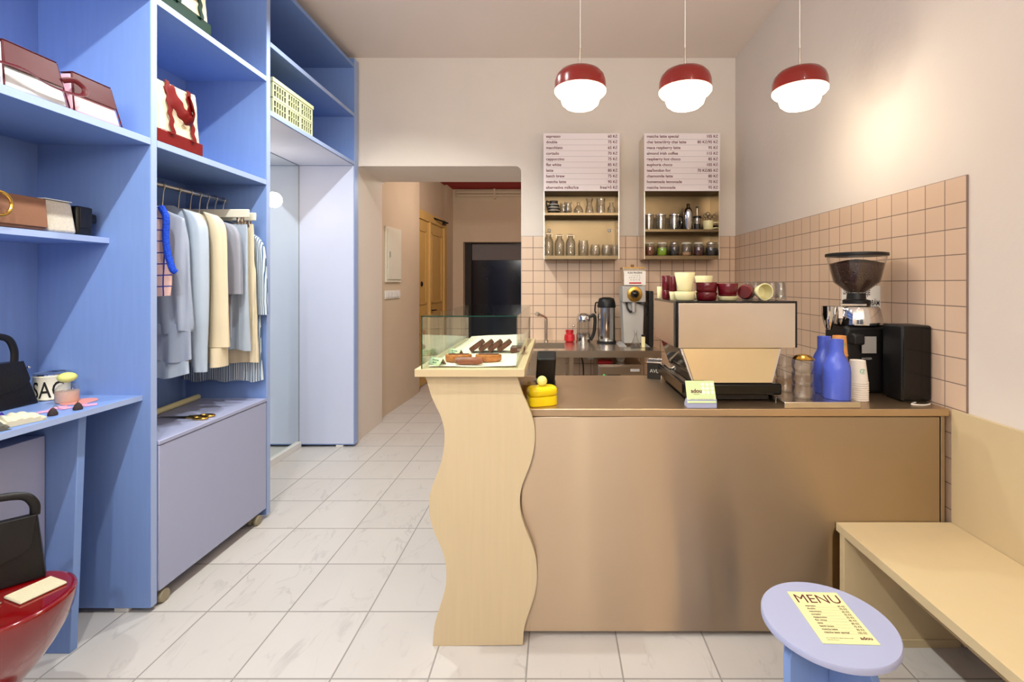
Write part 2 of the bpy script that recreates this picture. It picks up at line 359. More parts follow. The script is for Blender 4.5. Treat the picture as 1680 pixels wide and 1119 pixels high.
        if label: o['label'] = label
        return o
USED = set()
def tag(o, label, cat, group=None):
    o['label'] = label; o['category'] = cat
    if group: o['group'] = group
    if label in USED and not group: print('DUP LABEL', label)
    USED.add(label); return o
def thing(name, label, cat, loc=(0,0,0), rz=0, group=None):
    o = bpy.data.objects.new(name, None); COL.objects.link(o); o.location = loc; o.rotation_euler = (0,0,rz)
    o.empty_display_size = 0.05
    return tag(o, label, cat, group)
def struct(o): o['kind'] = 'structure'; return o
def copytree(o, loc=None, rz=None, label=None, group=None, parent=None):
    c = o.copy(); COL.objects.link(c); c.parent = parent
    for ch in list(o.children): copytree(ch, parent=c)
    if loc is not None: c.location = loc
    if rz is not None: c.rotation_euler = (0, 0, rz)
    if label: c['label'] = label
    if group: c['group'] = group
    return c
def px(x, y, d): return ((x-VX)*d/KF, d, HH-(y-VY)*d/KF)     # a measured point at distance d
def WX(x, d): return (x-VX)*d/KF
def WZ(y, d): return HH-(y-VY)*d/KF
def text_mb(mb, txt, size, org, ux=(1,0,0), uz=(0,0,1), align='LEFT', bold=0.0, sx=1.0, lift=0.0, shear=0.0):
    """append flat lettering: baseline starts at org, runs along ux, letters rise along uz"""
    cu = bpy.data.curves.new('t', 'FONT'); cu.body = txt; cu.size = size; cu.align_x = align; cu.offset = bold; cu.shear = shear
    cu.resolution_u = 3
    ob = bpy.data.objects.new('t', cu); COL.objects.link(ob)
    dg = bpy.context.evaluated_depsgraph_get(); me = bpy.data.meshes.new_from_object(ob.evaluated_get(dg))
    U = Vector(ux).normalized(); V = Vector(uz).normalized(); O = Vector(org)
    mb.add([O+U*v.co.x*sx+V*v.co.y for v in me.vertices], [tuple(p.vertices) for p in me.polygons])
    bpy.data.objects.remove(ob); bpy.data.curves.remove(cu); bpy.data.meshes.remove(me)
    return mb
def arc(cx, cz, r, a0, a1, n): return [(cx+r*math.cos(a0+(a1-a0)*i/n), cz+r*math.sin(a0+(a1-a0)*i/n)) for i in range(n+1)]
def interp(pts, t):
    for (a, b), (c, d) in zip(pts, pts[1:]):
        if a <= t <= c or a >= t >= c: return b+(d-b)*(t-a)/(c-a) if c != a else b
    return pts[-1][1]
def smoothpts(P, n=8):
    """Catmull-Rom through points"""
    P = [Vector(p) for p in P]; out = []
    for i in range(len(P)-1):
        p0 = P[max(i-1,0)]; p1 = P[i]; p2 = P[i+1]; p3 = P[min(i+2, len(P)-1)]
        for k in range(n):
            t = k/n; out.append(0.5*((2*p1)+(p2-p0)*t+(2*p0-5*p1+4*p2-p3)*t*t+(3*p1-p0-3*p2+p3)*t*t*t))
    out.append(P[-1]); return out

# ================================================================ THE ROOM
DB = 4.178; XR = 1.588; ZC = 3.387; XL = -2.24
ZD = 2.436; DX0 = -1.752; DX1 = -0.2946; DI = 4.827
struct(MB().box(XL-0.1, XR+0.1, -3.2, 9.0, -0.05, 0).build('floor', 'floor'))
struct(MB().box(XL-0.1, XR+0.1, -3.2, DB, ZC, ZC+0.1).build('ceiling', 'ceil'))
# back wall with the doorway cut (rounded upper corners)
def back_wall():
    r = 0.05
    inner = [(DX0, 0), (DX0, ZD-r)] + arc(DX0+r, ZD-r, r, PI, PI/2, 6)[1:] + arc(DX1-r, ZD-r, r, PI/2, 0, 6) + [(DX1, 0)]
    mb = MB()
    poly = [(XL-0.1, 0)] + inner + [(XR, 0), (XR, ZC), (XL-0.1, ZC)]
    mb.prism(poly, DB, DI)
    return mb
struct(back_wall().build('wall_back', 'wall'))
struct(MB().box(XR, XR+0.15, -3.2, DI, 0, ZC).build('wall_right', 'wall'))
struct(MB().box(XL-0.1, XL, -3.2, DB, 0, ZC).build('wall_left', 'wall'))
# front wall with shop window, behind the camera
fw = MB(); fw.box(XL, XR, -3.2, -3.0, 0, 0.35); fw.box(XL, XR, -3.2, -3.0, 2.9, ZC); fw.box(XL, XL+0.5, -3.2, -3.0, 0.35, 2.9); fw.box(XR-0.5, XR, -3.2, -3.0, 0.35, 2.9)
fw.box(-0.5, -0.35, -3.2, -3.0, 0.35, 2.9)
struct(fw.build('wall_front', 'wall'))
# wall tiling: back and right
struct(MB().box(DX1+0.004, XR, DB-0.008, DB, 0, 1.82).build('trim_1', 'tileb'))
struct(MB().box(XR-0.008, XR, 1.824, DB-0.008, 0, 1.82).build('trim_2', 'tiler'))
# passage beyond the doorway
struct(MB().prism([(-1.822, DI), (-1.755, 5.87), (-1.755, 6.17), (-1.95, 6.17), (-1.95, DI)], 0, 3.0, 'xy').build('wall_passage_left', 'wallpass'))
struct(MB().prism([(-1.86, 6.17), (-1.79, 7.70), (-1.95, 7.70), (-1.95, 6.17)], 0, 3.0, 'xy').build('wall_passage_door', 'wallpass'))
struct(MB().prism([(-1.735, 7.66), (-1.72, 8.04), (-1.95, 8.04), (-1.95, 7.70), (-1.79, 7.70)], 0, 3.0, 'xy').build('wall_passage_corner', 'wallpass'))
PB = 8.04
pw = MB(); wx0, wx1, wz = WX(760, PB), 0.6, WZ(397, PB)
pw.box(-1.95, wx0, PB, PB+0.25, 0, 3.0); pw.box(wx1, 1.2, PB, PB+0.25, 0, 3.0); pw.box(wx0, wx1, PB, PB+0.25, wz, 3.0)
struct(pw.build('wall_passage_back', 'wallpass'))
struct(MB().box(0.9, 1.0, DI, PB, 0, 3.0).build('wall_passage_right', 'wallpass'))
struct(MB().box(-2.0, 1.2, DI, PB+0.2, 3.0, 3.05).build('ceiling_passage', 'redceil'))
# dark glazed door with grey blind at the passage end
dg = MB().box(wx0+0.001, wx1-0.001, PB+0.2, PB+0.22, 0, wz-0.001).build('door_2', 'darkglass'); struct(dg)
MB().box(wx0+0.12, wx1-0.02, PB+0.17, PB+0.18, WZ(426, PB), wz-0.02).build('roller_blind', 'blind', dg)
MB().box(wx0+0.003, wx0+0.11, PB+0.15, PB+0.199, 0, wz-0.003).build('door_frame', 'dark', dg)
# pipes along the passage back wall
pp = thing('wall_pipe', 'painted heating pipes running high along the passage back wall under the red ceiling', 'pipe', (0, PB-0.05, 0))
for y_ in (316, 321.5):
    MB().tube([(-1.65, 0, WZ(y_, PB)), (0.85, 0, WZ(y_, PB))], 0.022, 10).build('pipe', 'wallpass', pp)
MB().box(WX(812, PB)-0.015, WX(812, PB)+0.015, -0.02, 0.05, WZ(327, PB), WZ(311, PB)).build('pipe_bracket', 'wallpass', pp)
# double door in the passage: built along its own line
def passage_door():
    A = Vector((-1.845, 6.185, 0)); B = Vector((-1.778, 7.64, 0)); L_ = (B-A).length
    ang = math.atan2((B-A).y, (B-A).x)
    d = bpy.data.objects.new('door_1', None); COL.objects.link(d); d.location = A; d.rotation_euler = (0,0,ang); struct(d)
    H_ = 2.40     # local x runs along the door, local -y faces the passage
    fr = MB(); fr.box(0, 0.06, -0.05, 0.02, 0, H_); fr.box(L_-0.14, L_, -0.05, 0.02, 0, H_); fr.box(0.06, L_-0.14, -0.05, 0.02, H_-0.12, H_)
    fr.build('door_frame', 'doorpaint', d, bevel=0.006)
    def leaf(x0, x1):
        m_ = MB(); m_.box(x0, x1, -0.02, 0.015, 0.01, H_-0.122)
        w_ = x1-x0
        for z0, z1 in ((0.15, 0.75), (0.9, 1.0), (1.12, 2.15)):
            e = 0.09; t = 0.03
            m_.box(x0+e, x1-e, -0.035, -0.02, z0, z0+t); m_.box(x0+e, x1-e, -0.035, -0.02, z1-t, z1)
            m_.box(x0+e, x0+e+t, -0.035, -0.02, z0, z1); m_.box(x1-e-t, x1-e, -0.035, -0.02, z0, z1)
        o = m_.build('door_leaf', 'doorpaint', d, bevel=0.003); return o
    a = leaf(0.062, 0.56); b = leaf(0.62, L_-0.142)
    MB().box(0.561, 0.619, -0.055, 0.0, 0.01, H_-0.122).build('astragal', 'doorpaint', d, bevel=0.01)
    MB().lathe([(0, 0), (0.035, 0), (0.03, -0.015), (0, -0.02)], (0.28, -0.02, 1.40), 16, 'y').build('door_knob', 'black', d)
    h = MB().tube([(0.68, -0.02, 1.02), (0.68, -0.07, 1.02), (0.80, -0.07, 1.02)], 0.01, 8); h.box(0.66, 0.70, -0.03, -0.02, 0.96, 1.08); h.build('door_handle', 'black', d)
    c = MB().tube([(0.75, -0.05, 2.36), (1.10, -0.16, 2.33), (1.28, -0.06, 2.36)], 0.012, 8); c.box(1.18, 1.30, -0.08, -0.052, 2.32, 2.38)
    c.build('door_closer', 'black', d)
passage_door()
def on_pass_wall(d): return -1.822+(d-DI)*(0.067/(5.87-DI))
fa = math.atan2(5.87-DI, 0.067)
fb = thing('fuse_box', 'white metal fuse box door on the passage wall above the light switches', 'fuse box', (on_pass_wall(5.05), 5.05, 1.72), fa)
MB().box(0, 0.42, -0.02, 0.0, -0.30, 0.30).build('box_frame', 'offwhite', fb, bevel=0.003)
MB().box(0.03, 0.39, -0.03, -0.021, -0.27, 0.27).build('box_door', 'offwhite', fb, bevel=0.004)
MB().box(0.06, 0.075, -0.038, -0.031, -0.03, 0.03).build('latch', 'greymetal', fb)
sw = thing('light_switch', 'row of white light switches on the passage wall below the fuse box', 'light switch', (on_pass_wall(5.05), 5.05, 1.285), fa)
MB().box(0, 0.40, -0.012, 0, -0.045, 0.045).build('switch_plate', 'white', sw, bevel=0.003)
for k in range(4): MB().box(0.03+k*0.08, 0.095+k*0.08, -0.018, -0.0125, -0.03, 0.03).build('rocker', 'white', sw, bevel=0.003)
MB().cyl(0.03, -0.018, -0.0125, (0.365, 0, 0), 16, 'y').build('socket', 'white', sw)

# ================================================================ BLUE SHELVING UNIT
XF, XB = -1.72, -2.20
P1a, P1b = 2.023, 2.054; P2a, P2b = 2.836, 2.872; P3a, P3b = 4.08, 4.16
Y0 = -0.6
su = thing('shelving_unit', 'tall built-in blue stained board shelving unit along the left wall', 'shelving unit', (XF, P1a, 0))
def sbox(name, x0, x1, y0, y1, z0, z1, m='blue', bevel=0.0015, label=None):
    return MB().box(x0-XF, x1-XF, y0-P1a, y1-P1a, z0, z1).build(name, m, su, bevel=bevel, label=label)
for a, b, z1 in ((P1a, P1b, 3.285), (P2a, P2b, 3.285), (P3a, P3b, 3.34)): MB().box(0.0002, 0.0022, a-P1a+0.001, b-P1a-0.001, 0.022, z1-0.002).build('lit_edge', 'band', sbox('side_panel', XB, XF, a, b, 0.02, z1), label='pale blue front edge with light painted in')  # thin strips added; light caught by the front edges is in their colour
for a, b in ((P1a, P1b), (P2a, P2b), (P3a, P3b)): sbox('panel_foot', XF-0.16, XF-0.10, a+0.006, b-0.006, 0.0, 0.0195, 'white')
sbox('side_panel', XB, XF, Y0-0.03, Y0, 0.02, 3.285)
sbox('back_panel', XB-0.02, XB, Y0-0.03, P3b, 0.0, 3.285)
sbox('top_panel', XB, XF, P1b, P2a, 3.255, 3.285); sbox('top_panel', XB, XF, P2b, P3a, 3.255, 3.285); sbox('top_panel', XB, XF, Y0, P1a, 3.255, 3.285)
for (ya, yb, z) in ((Y0, P1a, 1.992), (Y0, P1a, 2.609), (P1b, P2a, 1.992), (P1b, P2a, 2.609), (P2b, P3a, 2.42), (P2b, P3a, 2.835)):
    sh = sbox('shelf', XB, XF, ya, yb, z, z+0.03)
    MB().box(0.0002, 0.0022, ya-P1a+0.001, yb-P1a-0.001, z+0.001, z+0.029).build('lit_edge', 'band', sh, label='pale blue front edge with light painted in')
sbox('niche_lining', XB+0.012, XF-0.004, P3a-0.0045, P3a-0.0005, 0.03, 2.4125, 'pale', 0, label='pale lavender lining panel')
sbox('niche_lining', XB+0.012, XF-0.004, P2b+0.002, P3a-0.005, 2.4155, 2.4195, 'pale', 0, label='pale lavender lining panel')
MB().box(-1.8958-XF, -1.8938-XF, Y0-P1a, -0.001, 1.573, 1.596).build('lit_edge', 'band', sbox('narrow_shelf', XB, -1.896, Y0, P1a-0.0005, 1.572, 1.597), label='pale blue front edge with light painted in')
RX, RZ = -1.955, 1.893
MB().tube([(RX-XF, P1b-P1a, RZ), (RX-XF, P2a-P1a, RZ)], 0.011, 16).build('clothes_rail', 'steelp', su, label='metal clothes rail')
# mirror and its strip
mi = thing('wall_mirror', 'tall frameless mirror lining the back of the last shelving bay', 'mirror', (XB, P3a, 0))
MB().box(0.0005, 0.008, P2b-P3a+0.002, -0.0055, 0.052, 2.412).build('mirror_glass', 'mirror', mi)
MB().box(0.0005, 0.03, P2b-P3a+0.002, -0.0055, 0.0, 0.051).build('plinth', 'white', mi, bevel=0.002, label='white plinth strip')
MB().box(0.0005, 0.010, -0.0054, -0.0048, 0.052, 2.412).build('edge_strip', 'greymetal', mi)
gl = thing('globe_lamp', 'glowing round globe lamp on the mirror in the last shelving bay', 'lamp', (XB+0.009, 3.588, 2.035))
MB().lathe([(0, 0), (0.03, 0), (0.03, 0.012), (0, 0.012)], (0,0,0), 20, 'x').build('lamp_base', 'white', gl)
MB().lathe([(0.058*math.sin(PI*k/16), 0.068-0.058*math.cos(PI*k/16)) for k in range(17)], (0.002,0,0), 28, 'x').build('lamp_globe', 'globe', gl)

# desk with leg panel, and the box below it
DX = -1.755
dk = thing('desk', 'blue wall desk with lit edge painted pale in the nearest shelving bay', 'desk', (DX, P1a, 0))
def dbox(name, m, x0, x1, y0, y1, z0, z1, b=0.0015):
    return MB().box(x0-DX, x1-DX, y0-P1a, y1-P1a, z0, z1).build(name, m, dk, bevel=b)
MB().box(0.0002, 0.0022, Y0+0.05-P1a, -0.002, 0.9055, 0.927).build('lit_edge', 'band', dbox('desktop', 'blue', XB+0.001, DX, Y0+0.05, P1a-0.001, 0.9045, 0.928), label='pale blue front edge with light painted in')
MB().hexa([(-0.45, 1.80-P1a, 0), (-1.836-DX, 1.80-P1a, 0), (-1.836-DX, 1.829-P1a, 0), (-0.43, 1.829-P1a, 0)],
          [(-0.44, 1.80-P1a, 0.904), (-1.80-DX, 1.80-P1a, 0.904), (-1.80-DX, 1.829-P1a, 0.904), (-0.43, 1.829-P1a, 0.904)]).build('leg_panel', 'blue', dk, bevel=0.002)
lc = MB().box(XB+0.002, -1.925, 0.2, 1.796, 0, 0.828).build('low_cabinet', 'lav', bevel=0.002)
tag(lc, 'plain lavender low cabinet standing in the dark under the blue desk', 'cabinet')
# rolling chest in bay two
ch = thing('rolling_chest', 'lavender rolling chest with flat lid under the hanging clothes', 'chest', (-1.715, 2.062, 0))
MB().box(-0.46, 0, 0, 0.765, 0.068, 0.698).build('chest_body', 'lav', ch, bevel=0.002)
MB().box(-0.463, 0.003, -0.002, 0.767, 0.701, 0.72).build('chest_lid', 'lav', ch, bevel=0.003)
for yy, xx in ((0.035, -0.03), (0.70, -0.03), (0.05, -0.42), (0.70, -0.42)):
    w_ = MB().lathe([(0, 0), (0.026, 0), (0.028, 0.004), (0.028, 0.016), (0.026, 0.02), (0, 0.02)], (xx-0.025, yy, 0.028), 20, 'x')
    w_.lathe([(0, 0), (0.026, 0), (0.028, 0.004), (0.028, 0.016), (0.026, 0.02), (0, 0.02)], (xx+0.008, yy, 0.028), 20, 'x')
    w_.box(xx-0.004, xx+0.006, yy-0.02, yy+0.02, 0.03, 0.067)
    w_.build('caster', 'rubber', ch)

# ================================================================ COUNTERS
CF = 1.888; CXR = 1.565; CXL = -0.33
fc = thing('bar_counter', 'brushed stainless steel front bar counter', 'counter', (0, CF, 0))
MB().box(CXL+0.01, CXR-0.035, 0, 0.68, 0.02, 0.872).build('counter_body', 'steel', fc, bevel=0.002)
MB().box(CXR-0.028, CXR-0.012, 0.004, 0.66, 0.02, 0.872).build('end_strip', 'steel', fc, bevel=0.001)
MB().box(CXL, CXR, -0.004, 0.69, 0.8745, 0.905).build('counter_top', 'steeltop', fc, bevel=0.003)
MB().box(CXL+0.05, CXR-0.08, 0.05, 0.6, 0, 0.019).build('plinth', 'black', fc)
# back counter with sink
bcx0, bcx1 = DX1+0.006, 0.783
bc = thing('back_counter', 'stainless steel back counter with inset sink against the tiles', 'counter', (0, 3.49, 0))
t = MB(); s0, s1, q0, q1 = -0.185, 0.078, 0.12, 0.47
yb = DB-0.009-3.49
t.box(bcx0, s0, 0, yb, 0.86, 0.91); t.box(s1, bcx1, 0, yb, 0.86, 0.91); t.box(s0, s1, 0, q0, 0.86, 0.91); t.box(s0, s1, q1, yb, 0.86, 0.91)
t.build('counter_top', 'steelp', bc)
t = MB(); e = 0.006
t.box(s0-e, s0, q0-e, q1+e, 0.72, 0.859); t.box(s1, s1+e, q0-e, q1+e, 0.72, 0.859); t.box(s0, s1, q0-e, q0, 0.72, 0.859); t.box(s0, s1, q1, q1+e, 0.72, 0.859); t.box(s0-e, s1+e, q0-e, q1+e, 0.71, 0.72)
t.build('sink_basin', 'steelp', bc, label='steel sink basin')
for xx in (bcx0+0.02, s1+0.03, bcx1-0.05): 
    for yy in (0.03, 0.55): MB().box(xx, xx+0.03, yy, yy+0.03, 0, 0.858).build('leg', 'steelp', bc)
# faucet
fx, fy = WX(896, 4.05), 4.05
fa_ = thing('faucet', 'slim steel faucet with angled spout behind the sink', 'faucet', (fx, fy, 0.91))
MB().cyl(0.02, 0, 0.012).build('base_ring', 'steelp', fa_)
MB().tube(smoothpts([(0,0,0.012),(0,0,0.10),(0,0,0.185),(-0.012,-0.02,0.212),(-0.06,-0.08,0.235)], 6), 0.0125, 12).build('spout', 'steelp', fa_)
MB().tube([(-0.058,-0.078,0.234),(-0.078,-0.10,0.243)], 0.018, 12).build('spout_head', 'steelp', fa_)
MB().tube([(-0.07,-0.09,0.244),(-0.14,-0.11,0.243)], 0.003, 8).build('lever', 'steelp', fa_)

# ================================================================ DISPLAY STAND (cream)
DSY = 1.80
ds = thing('display_stand', 'cream pastry display stand with a wavy cut front panel', 'display stand', (-0.3, DSY, 0))
Lc = [(717,628),(724,660),(737,690),(751,730),(757,760),(752,790),(731,830),(712,868),(705,885),(704,905),(707,930),(718,960),(731,990),(735,1010),(733,1040-20),(725,1035),(716,1048),(710,1060)]
Lc = [(714,618),(722,650),(728,660),(742,688),(755,725),(760,745),(757,775),(745,805),(732,832),(714,868),(706,888),(704,905),(706,925),(716,956),(727,985),(733,1005),(734,1022),(729,1040-8),(720,1035),(714,1046),(710,1060)]
# contours measured on the photograph at the panel's distance
SC_ = 480/1119.0
def cpx(c): return [(680+x*220/513.0, 600+y*480/1119.0) for x, y in c]
Lc = cpx([(40,42),(48,60),(62,110),(82,155),(100,192),(112,235),(115,265),(113,310),(104,360),(88,410),(70,455),(60,490),(56,530),(58,570),(68,615),(86,660),(104,700),(117,745),(122,790),(120,835),(112,875),(98,920),(84,965),(75,1005),(70,1073)])
Rc = cpx([(392,42),(397,60),(412,105),(430,145),(448,190),(459,235),(461,275),(457,315),(446,365),(430,410),(414,450),(405,490),(403,525),(408,570),(422,615),(440,660),(455,700),(465,745),(469,790),(467,835),(458,880),(444,925),(430,965),(419,1010),(414,1068)])
dW = 1.838
def topoly(Lc, Rc, d):
    L2 = smoothpts([(WX(x,d), WZ(y,d), 0) for x, y in Lc], 4); R2 = smoothpts([(WX(x,d), WZ(y,d), 0) for x, y in Rc], 4)
    return [(p.x+0.3, max(p.y, 0.0)) for p in L2] + [(p.x+0.3, max(p.y, 0.0)) for p in reversed(R2)]
poly = topoly(Lc, Rc, dW)
zt = 1.0475
poly = [(x, min(z, zt)) for x, z in poly]
MB().prism(poly, dW-DSY, dW-DSY+0.024).build('wavy_panel', 'creamv', ds, ang=50)
sx0, sx1 = WX(680, DSY)+0.3, WX(860.5, DSY)+0.3
MB().box(sx0, sx1, 0, 1.03, 1.048, 1.077).build('display_top', 'cream', ds, bevel=0.0015)
MB().box(0.02, 0.10, 0.40, 0.99, 0.906, 1.0475).build('rear_support', 'cream', ds)
# glass case
gx0, gx1, gz = WX(691.5, 1.806), WX(849, 1.806), 1.279
gc = thing('glass_case', 'green-edged glass case over the pastries on the cream stand', 'glass case', ((gx0+gx1)/2, 1.806, 1.0775))
hw = (gx1-gx0)/2; gh = gz-1.0775; gd = 0.97
MB().box(-hw+0.004, hw-0.004, 0, 0.004, 0, gh-0.004).build('front_pane', 'glasstint', gc)
MB().box(-hw, -hw+0.004, 0, gd, 0, gh-0.004).build('side_pane', 'glasstint', gc)
MB().box(hw-0.004, hw, 0, gd, 0, gh-0.004).build('side_pane', 'glasstint', gc)
MB().box(-hw, hw, 0, gd, gh-0.0035, gh).build('top_pane', 'glasstint', gc)
e = MB(); e.box(-hw-0.001, -hw+0.0035, -0.002, 0.0, 0, gh); e.box(-hw, hw, -0.002, -0.0002, gh-0.0035, gh+0.0005)
e.build('glass_edge', 'glassedge', gc, label='dark green glass edge')
# paper liner with turned up edges
def liner():
    mb = MB(); nx, ny = 24, 40; x0, x1 = WX(700, 1.82), WX(846, 1.82); y0, y1 = 1.835, 2.80
    vs = []; fs = []
    for j in range(ny+1):
        for i in range(nx+1):
            u = i/nx; v = j/ny
            x = x0+(x1-x0)*u; y = y0+(y1-y0)*v
            z = 1.0805 + 0.0015*math.sin(9*u+5*v)*math.sin(13*v+2) + 0.0015
            k = max(0, (v-0.72)/0.28); z += 0.018*k*k*(0.6+0.8*u)   # rear edge curls up
            k = max(0, (u-0.88)/0.12); z += 0.030*k*k*(0.1+v)
            vs.append((x, y, z))
    for j in range(ny):
        for i in range(nx):
            a = j*(nx+1)+i; fs.append((a, a+1, a+nx+2, a+nx+1))
    mb.add(vs, fs); return mb
tag(liner().build('paper_liner', 'liner', solid=0.0008), 'crinkled white baking paper sheet lining the pastry display', 'paper')
CZ = 1.085
# chocolate cake slices: overlapping row
def cake_slice(i, x, label):
    c = thing('cake_slice', label, 'cake', (x, 2.22, CZ), 0, None)
    tl = 0.62 if i < 4 else 0.0
    zc = 0.0275 if i < 4 else 0.011
    tilt = Matrix.Translation((0,0,zc)) @ Matrix.Rotation(-tl, 4, 'Y')
    MB().box(-0.032, 0.032, -0.045, 0.045, -0.0105, 0.0095).xf(tilt).build('sponge', 'cake', c, bevel=0.003)
    MB().box(-0.0315, 0.0315, -0.0445, 0.0445, 0.0097, 0.0128).xf(tilt).build('icing', 'caketop', c, bevel=0.0015)
cx_ = [WX(782, 2.2)+0.0425*k for k in range(4)]+[WX(782, 2.2)+0.0425*3+0.062]
nm = ['leftmost chocolate cake slice of the leaning row in the glass case', 'chocolate cake slice second from the left in the glass case row',
      'middle chocolate cake slice of the row in the glass case', 'chocolate cake slice second from the right in the glass case row',
      'rightmost chocolate cake slice lying flat at the end of the row']
for i, x in enumerate(cx_):
    cake_slice(i, x, nm[i])
# nut pastry slices in front
def pie(x, y, rz, label, flip=1):
    c = thing('pastry_slice', label, 'pastry', (x, y, CZ-0.001), rz)
    pol = [(-0.055, 0.02), (0.055*flip*1, 0.022), (0.052, -0.004), (0.02, -0.03), (-0.02, -0.035), (-0.048, -0.012)]
    MB().prism(pol, 0, 0.022, 'xy').xf(Matrix.Diagonal((1,1,1.25,1))).build('crust', 'pastry', c, bevel=0.006, seg=3)
    MB().prism([(-0.042, 0.014), (0.044, 0.015), (0.036, 0.003), (-0.038, 0.0)], 0.0265, 0.0305, 'xy').build('filling', 'pastryfill', c, bevel=0.001)
pie(WX(751, 1.94), 1.945, 0.05, 'left golden nut pastry slice behind the glazed roll in the glass case')
pie(WX(800, 1.94), 1.945, -0.05, 'right golden nut pastry slice behind the glazed roll in the glass case')
rl = MB().tube([(-0.056,0,0),(-0.052,0,0),(-0.03,0.002,0),(0,0.001,0),(0.03,-0.002,0),(0.052,0,0),(0.056,0,0)], [0.004,0.012,0.0155,0.015,0.0155,0.012,0.004], 16).build('pastry_roll', 'roll', loc=(WX(770, 1.875), 1.868, CZ+0.0135))
tag(rl, 'dark glazed pastry roll at the front of the glass case', 'pastry')
def tent(x, y, rz, label, s=1.0):
    c = thing('price_tag', label, 'price tag', (x, y, 1.0845), rz)
    h = 0.026*s; w_ = 0.034*s; dp = 0.018*s
    MB().add([(-w_, -dp, 0), (w_, -dp, 0), (w_, 0, h), (-w_, 0, h)], [(0,1,2,3)]).build('front_flap', 'tag', c, solid=0.001)
    MB().add([(-w_, dp, 0), (w_, dp, 0), (w_, 0.0006, h), (-w_, 0.0006, h)], [(0,1,2,3)]).build('back_flap', 'tagbrown', c, solid=0.0008)
    n = Vector((0, -h, dp)).normalized(); u = Vector((0, dp, h)).normalized()
    tm = MB(); O = Vector((0, -dp, 0))+n*0.0012
    for k, (tx, sz) in enumerate((('brownie', 0.011), ('90 Kč', 0.009))): text_mb(tm, tx, sz*s, O+u*(0.018-0.011*k)*s, (1,0,0), u, 'CENTER', 0.0002)
    tm.build('lettering', 'inkblack', c)
tent(WX(717, 1.865), 1.868, -0.65, 'pale green folded price tag at the front left of the glass case')
tent(WX(748, 2.12), 2.12, -0.65, 'pale green folded price tag beside the chocolate cake slices')

# ================================================================ BENCH
bn = thing('wall_bench', 'cream bench seat with tall back panel along the right wall', 'bench', (1.115, 1.885, 0))
YB = -2.9-1.885
MB().box(0, 0.455, YB, 0, 0.424, 0.456).build('seat', 'cream', bn, bevel=0.0015)
MB().box(0.0015, 0.455, -0.05, -0.022, 0, 0.4235).build('end_panel', 'cream', bn, bevel=0.0015)
MB().box(0.22, 0.245, YB+0.05, -0.0505, 0.222, 0.4235).build('apron', 'cream', bn, bevel=0.0015)
MB().box(0.4565, 0.472, YB, 0.0, 0.30, 0.903).build('back_panel', 'cream', bn, bevel=0.0015)
MB().box(0.02, 0.44, -0.056, -0.0505, 0.0, 0.03).build('foot_rail', 'cream', bn, bevel=0.001)

# ================================================================ STOOLS
def lav_stool():
    s_ = thing('round_stool', 'lavender round stool with crossed panel legs, yellow menu on top', 'stool', (0.768, 1.337, 0))
    MB().lathe([(0,0.436),(0.168,0.436),(0.173,0.440),(0.173,0.452),(0.170,0.456),(0,0.456)], n=72).build('seat', 'lav', s_, ang=50)
    def board(rz, m, hw_, y0=-0.012, y1=0.012):
        pol = [(-hw_*0.92, 0), (-hw_*0.55, 0)] + [(-hw_*0.55+0.0, 0.0)] + arc(0, 0.06, hw_*0.5, PI, 0, 14) + [(hw_*0.55, 0), (hw_*0.92, 0)] + \
              [(hw_, 0.15)] + arc(hw_-0.05, 0.385, 0.05, 0, PI/2, 8) + arc(-hw_+0.05, 0.385, 0.05, PI/2, PI, 8) + [(-hw_, 0.15)]
        q = []
        for p in pol:
            if not q or (abs(p[0]-q[-1][0])+abs(p[1]-q[-1][1])) > 1e-5: q.append(p)
        return MB().prism(q, y0, y1).xf(Matrix.Rotation(rz, 4, 'Z'))
    board(math.radians(20), 'lav', 0.15).build('leg_panel', 'blue', s_, bevel=0.002)
    a = MB().prism([(0.0125, 0.001), (0.138, 0.001), (0.145, 0.15), (0.145, 0.38), (0.13, 0.415), (0.10, 0.434), (0.0125, 0.434)], -0.012, 0.012).xf(Matrix.Rotation(math.radians(110), 4, 'Z'))
    a.build('leg_panel', 'blue', s_, bevel=0.002)
    a = MB().prism([(0.0125, 0.001), (0.138, 0.001), (0.145, 0.15), (0.145, 0.38), (0.13, 0.415), (0.10, 0.434), (0.0125, 0.434)], -0.012, 0.012).xf(Matrix.Rotation(math.radians(-70), 4, 'Z'))
    a.build('leg_panel', 'blue', s_, bevel=0.002)
lav_stool()
rs = thing('bowl_stool', 'glossy red bowl-shaped stool in the lower left corner', 'stool', (-1.66, 1.41, 0))
MB().lathe([(0,0.45),(0.165,0.45),(0.172,0.447),(0.1735,0.44),(0.172,0.42),(0.165,0.385),(0.15,0.345),(0.128,0.30),(0.10,0.255),(0.075,0.225),(0.058,0.20),(0.05,0.17),(0.052,0.13),(0.07,0.08),(0.10,0.035),(0.115,0.012),(0.115,0),(0,0)], n=72).build('stool_body', 'redgloss', rs, ang=60)
MB().lathe([(0,0.4505),(0.160,0.4505),(0.160,0.4515),(0,0.4515)], n=64).build('stool_top', 'redgloss', rs)

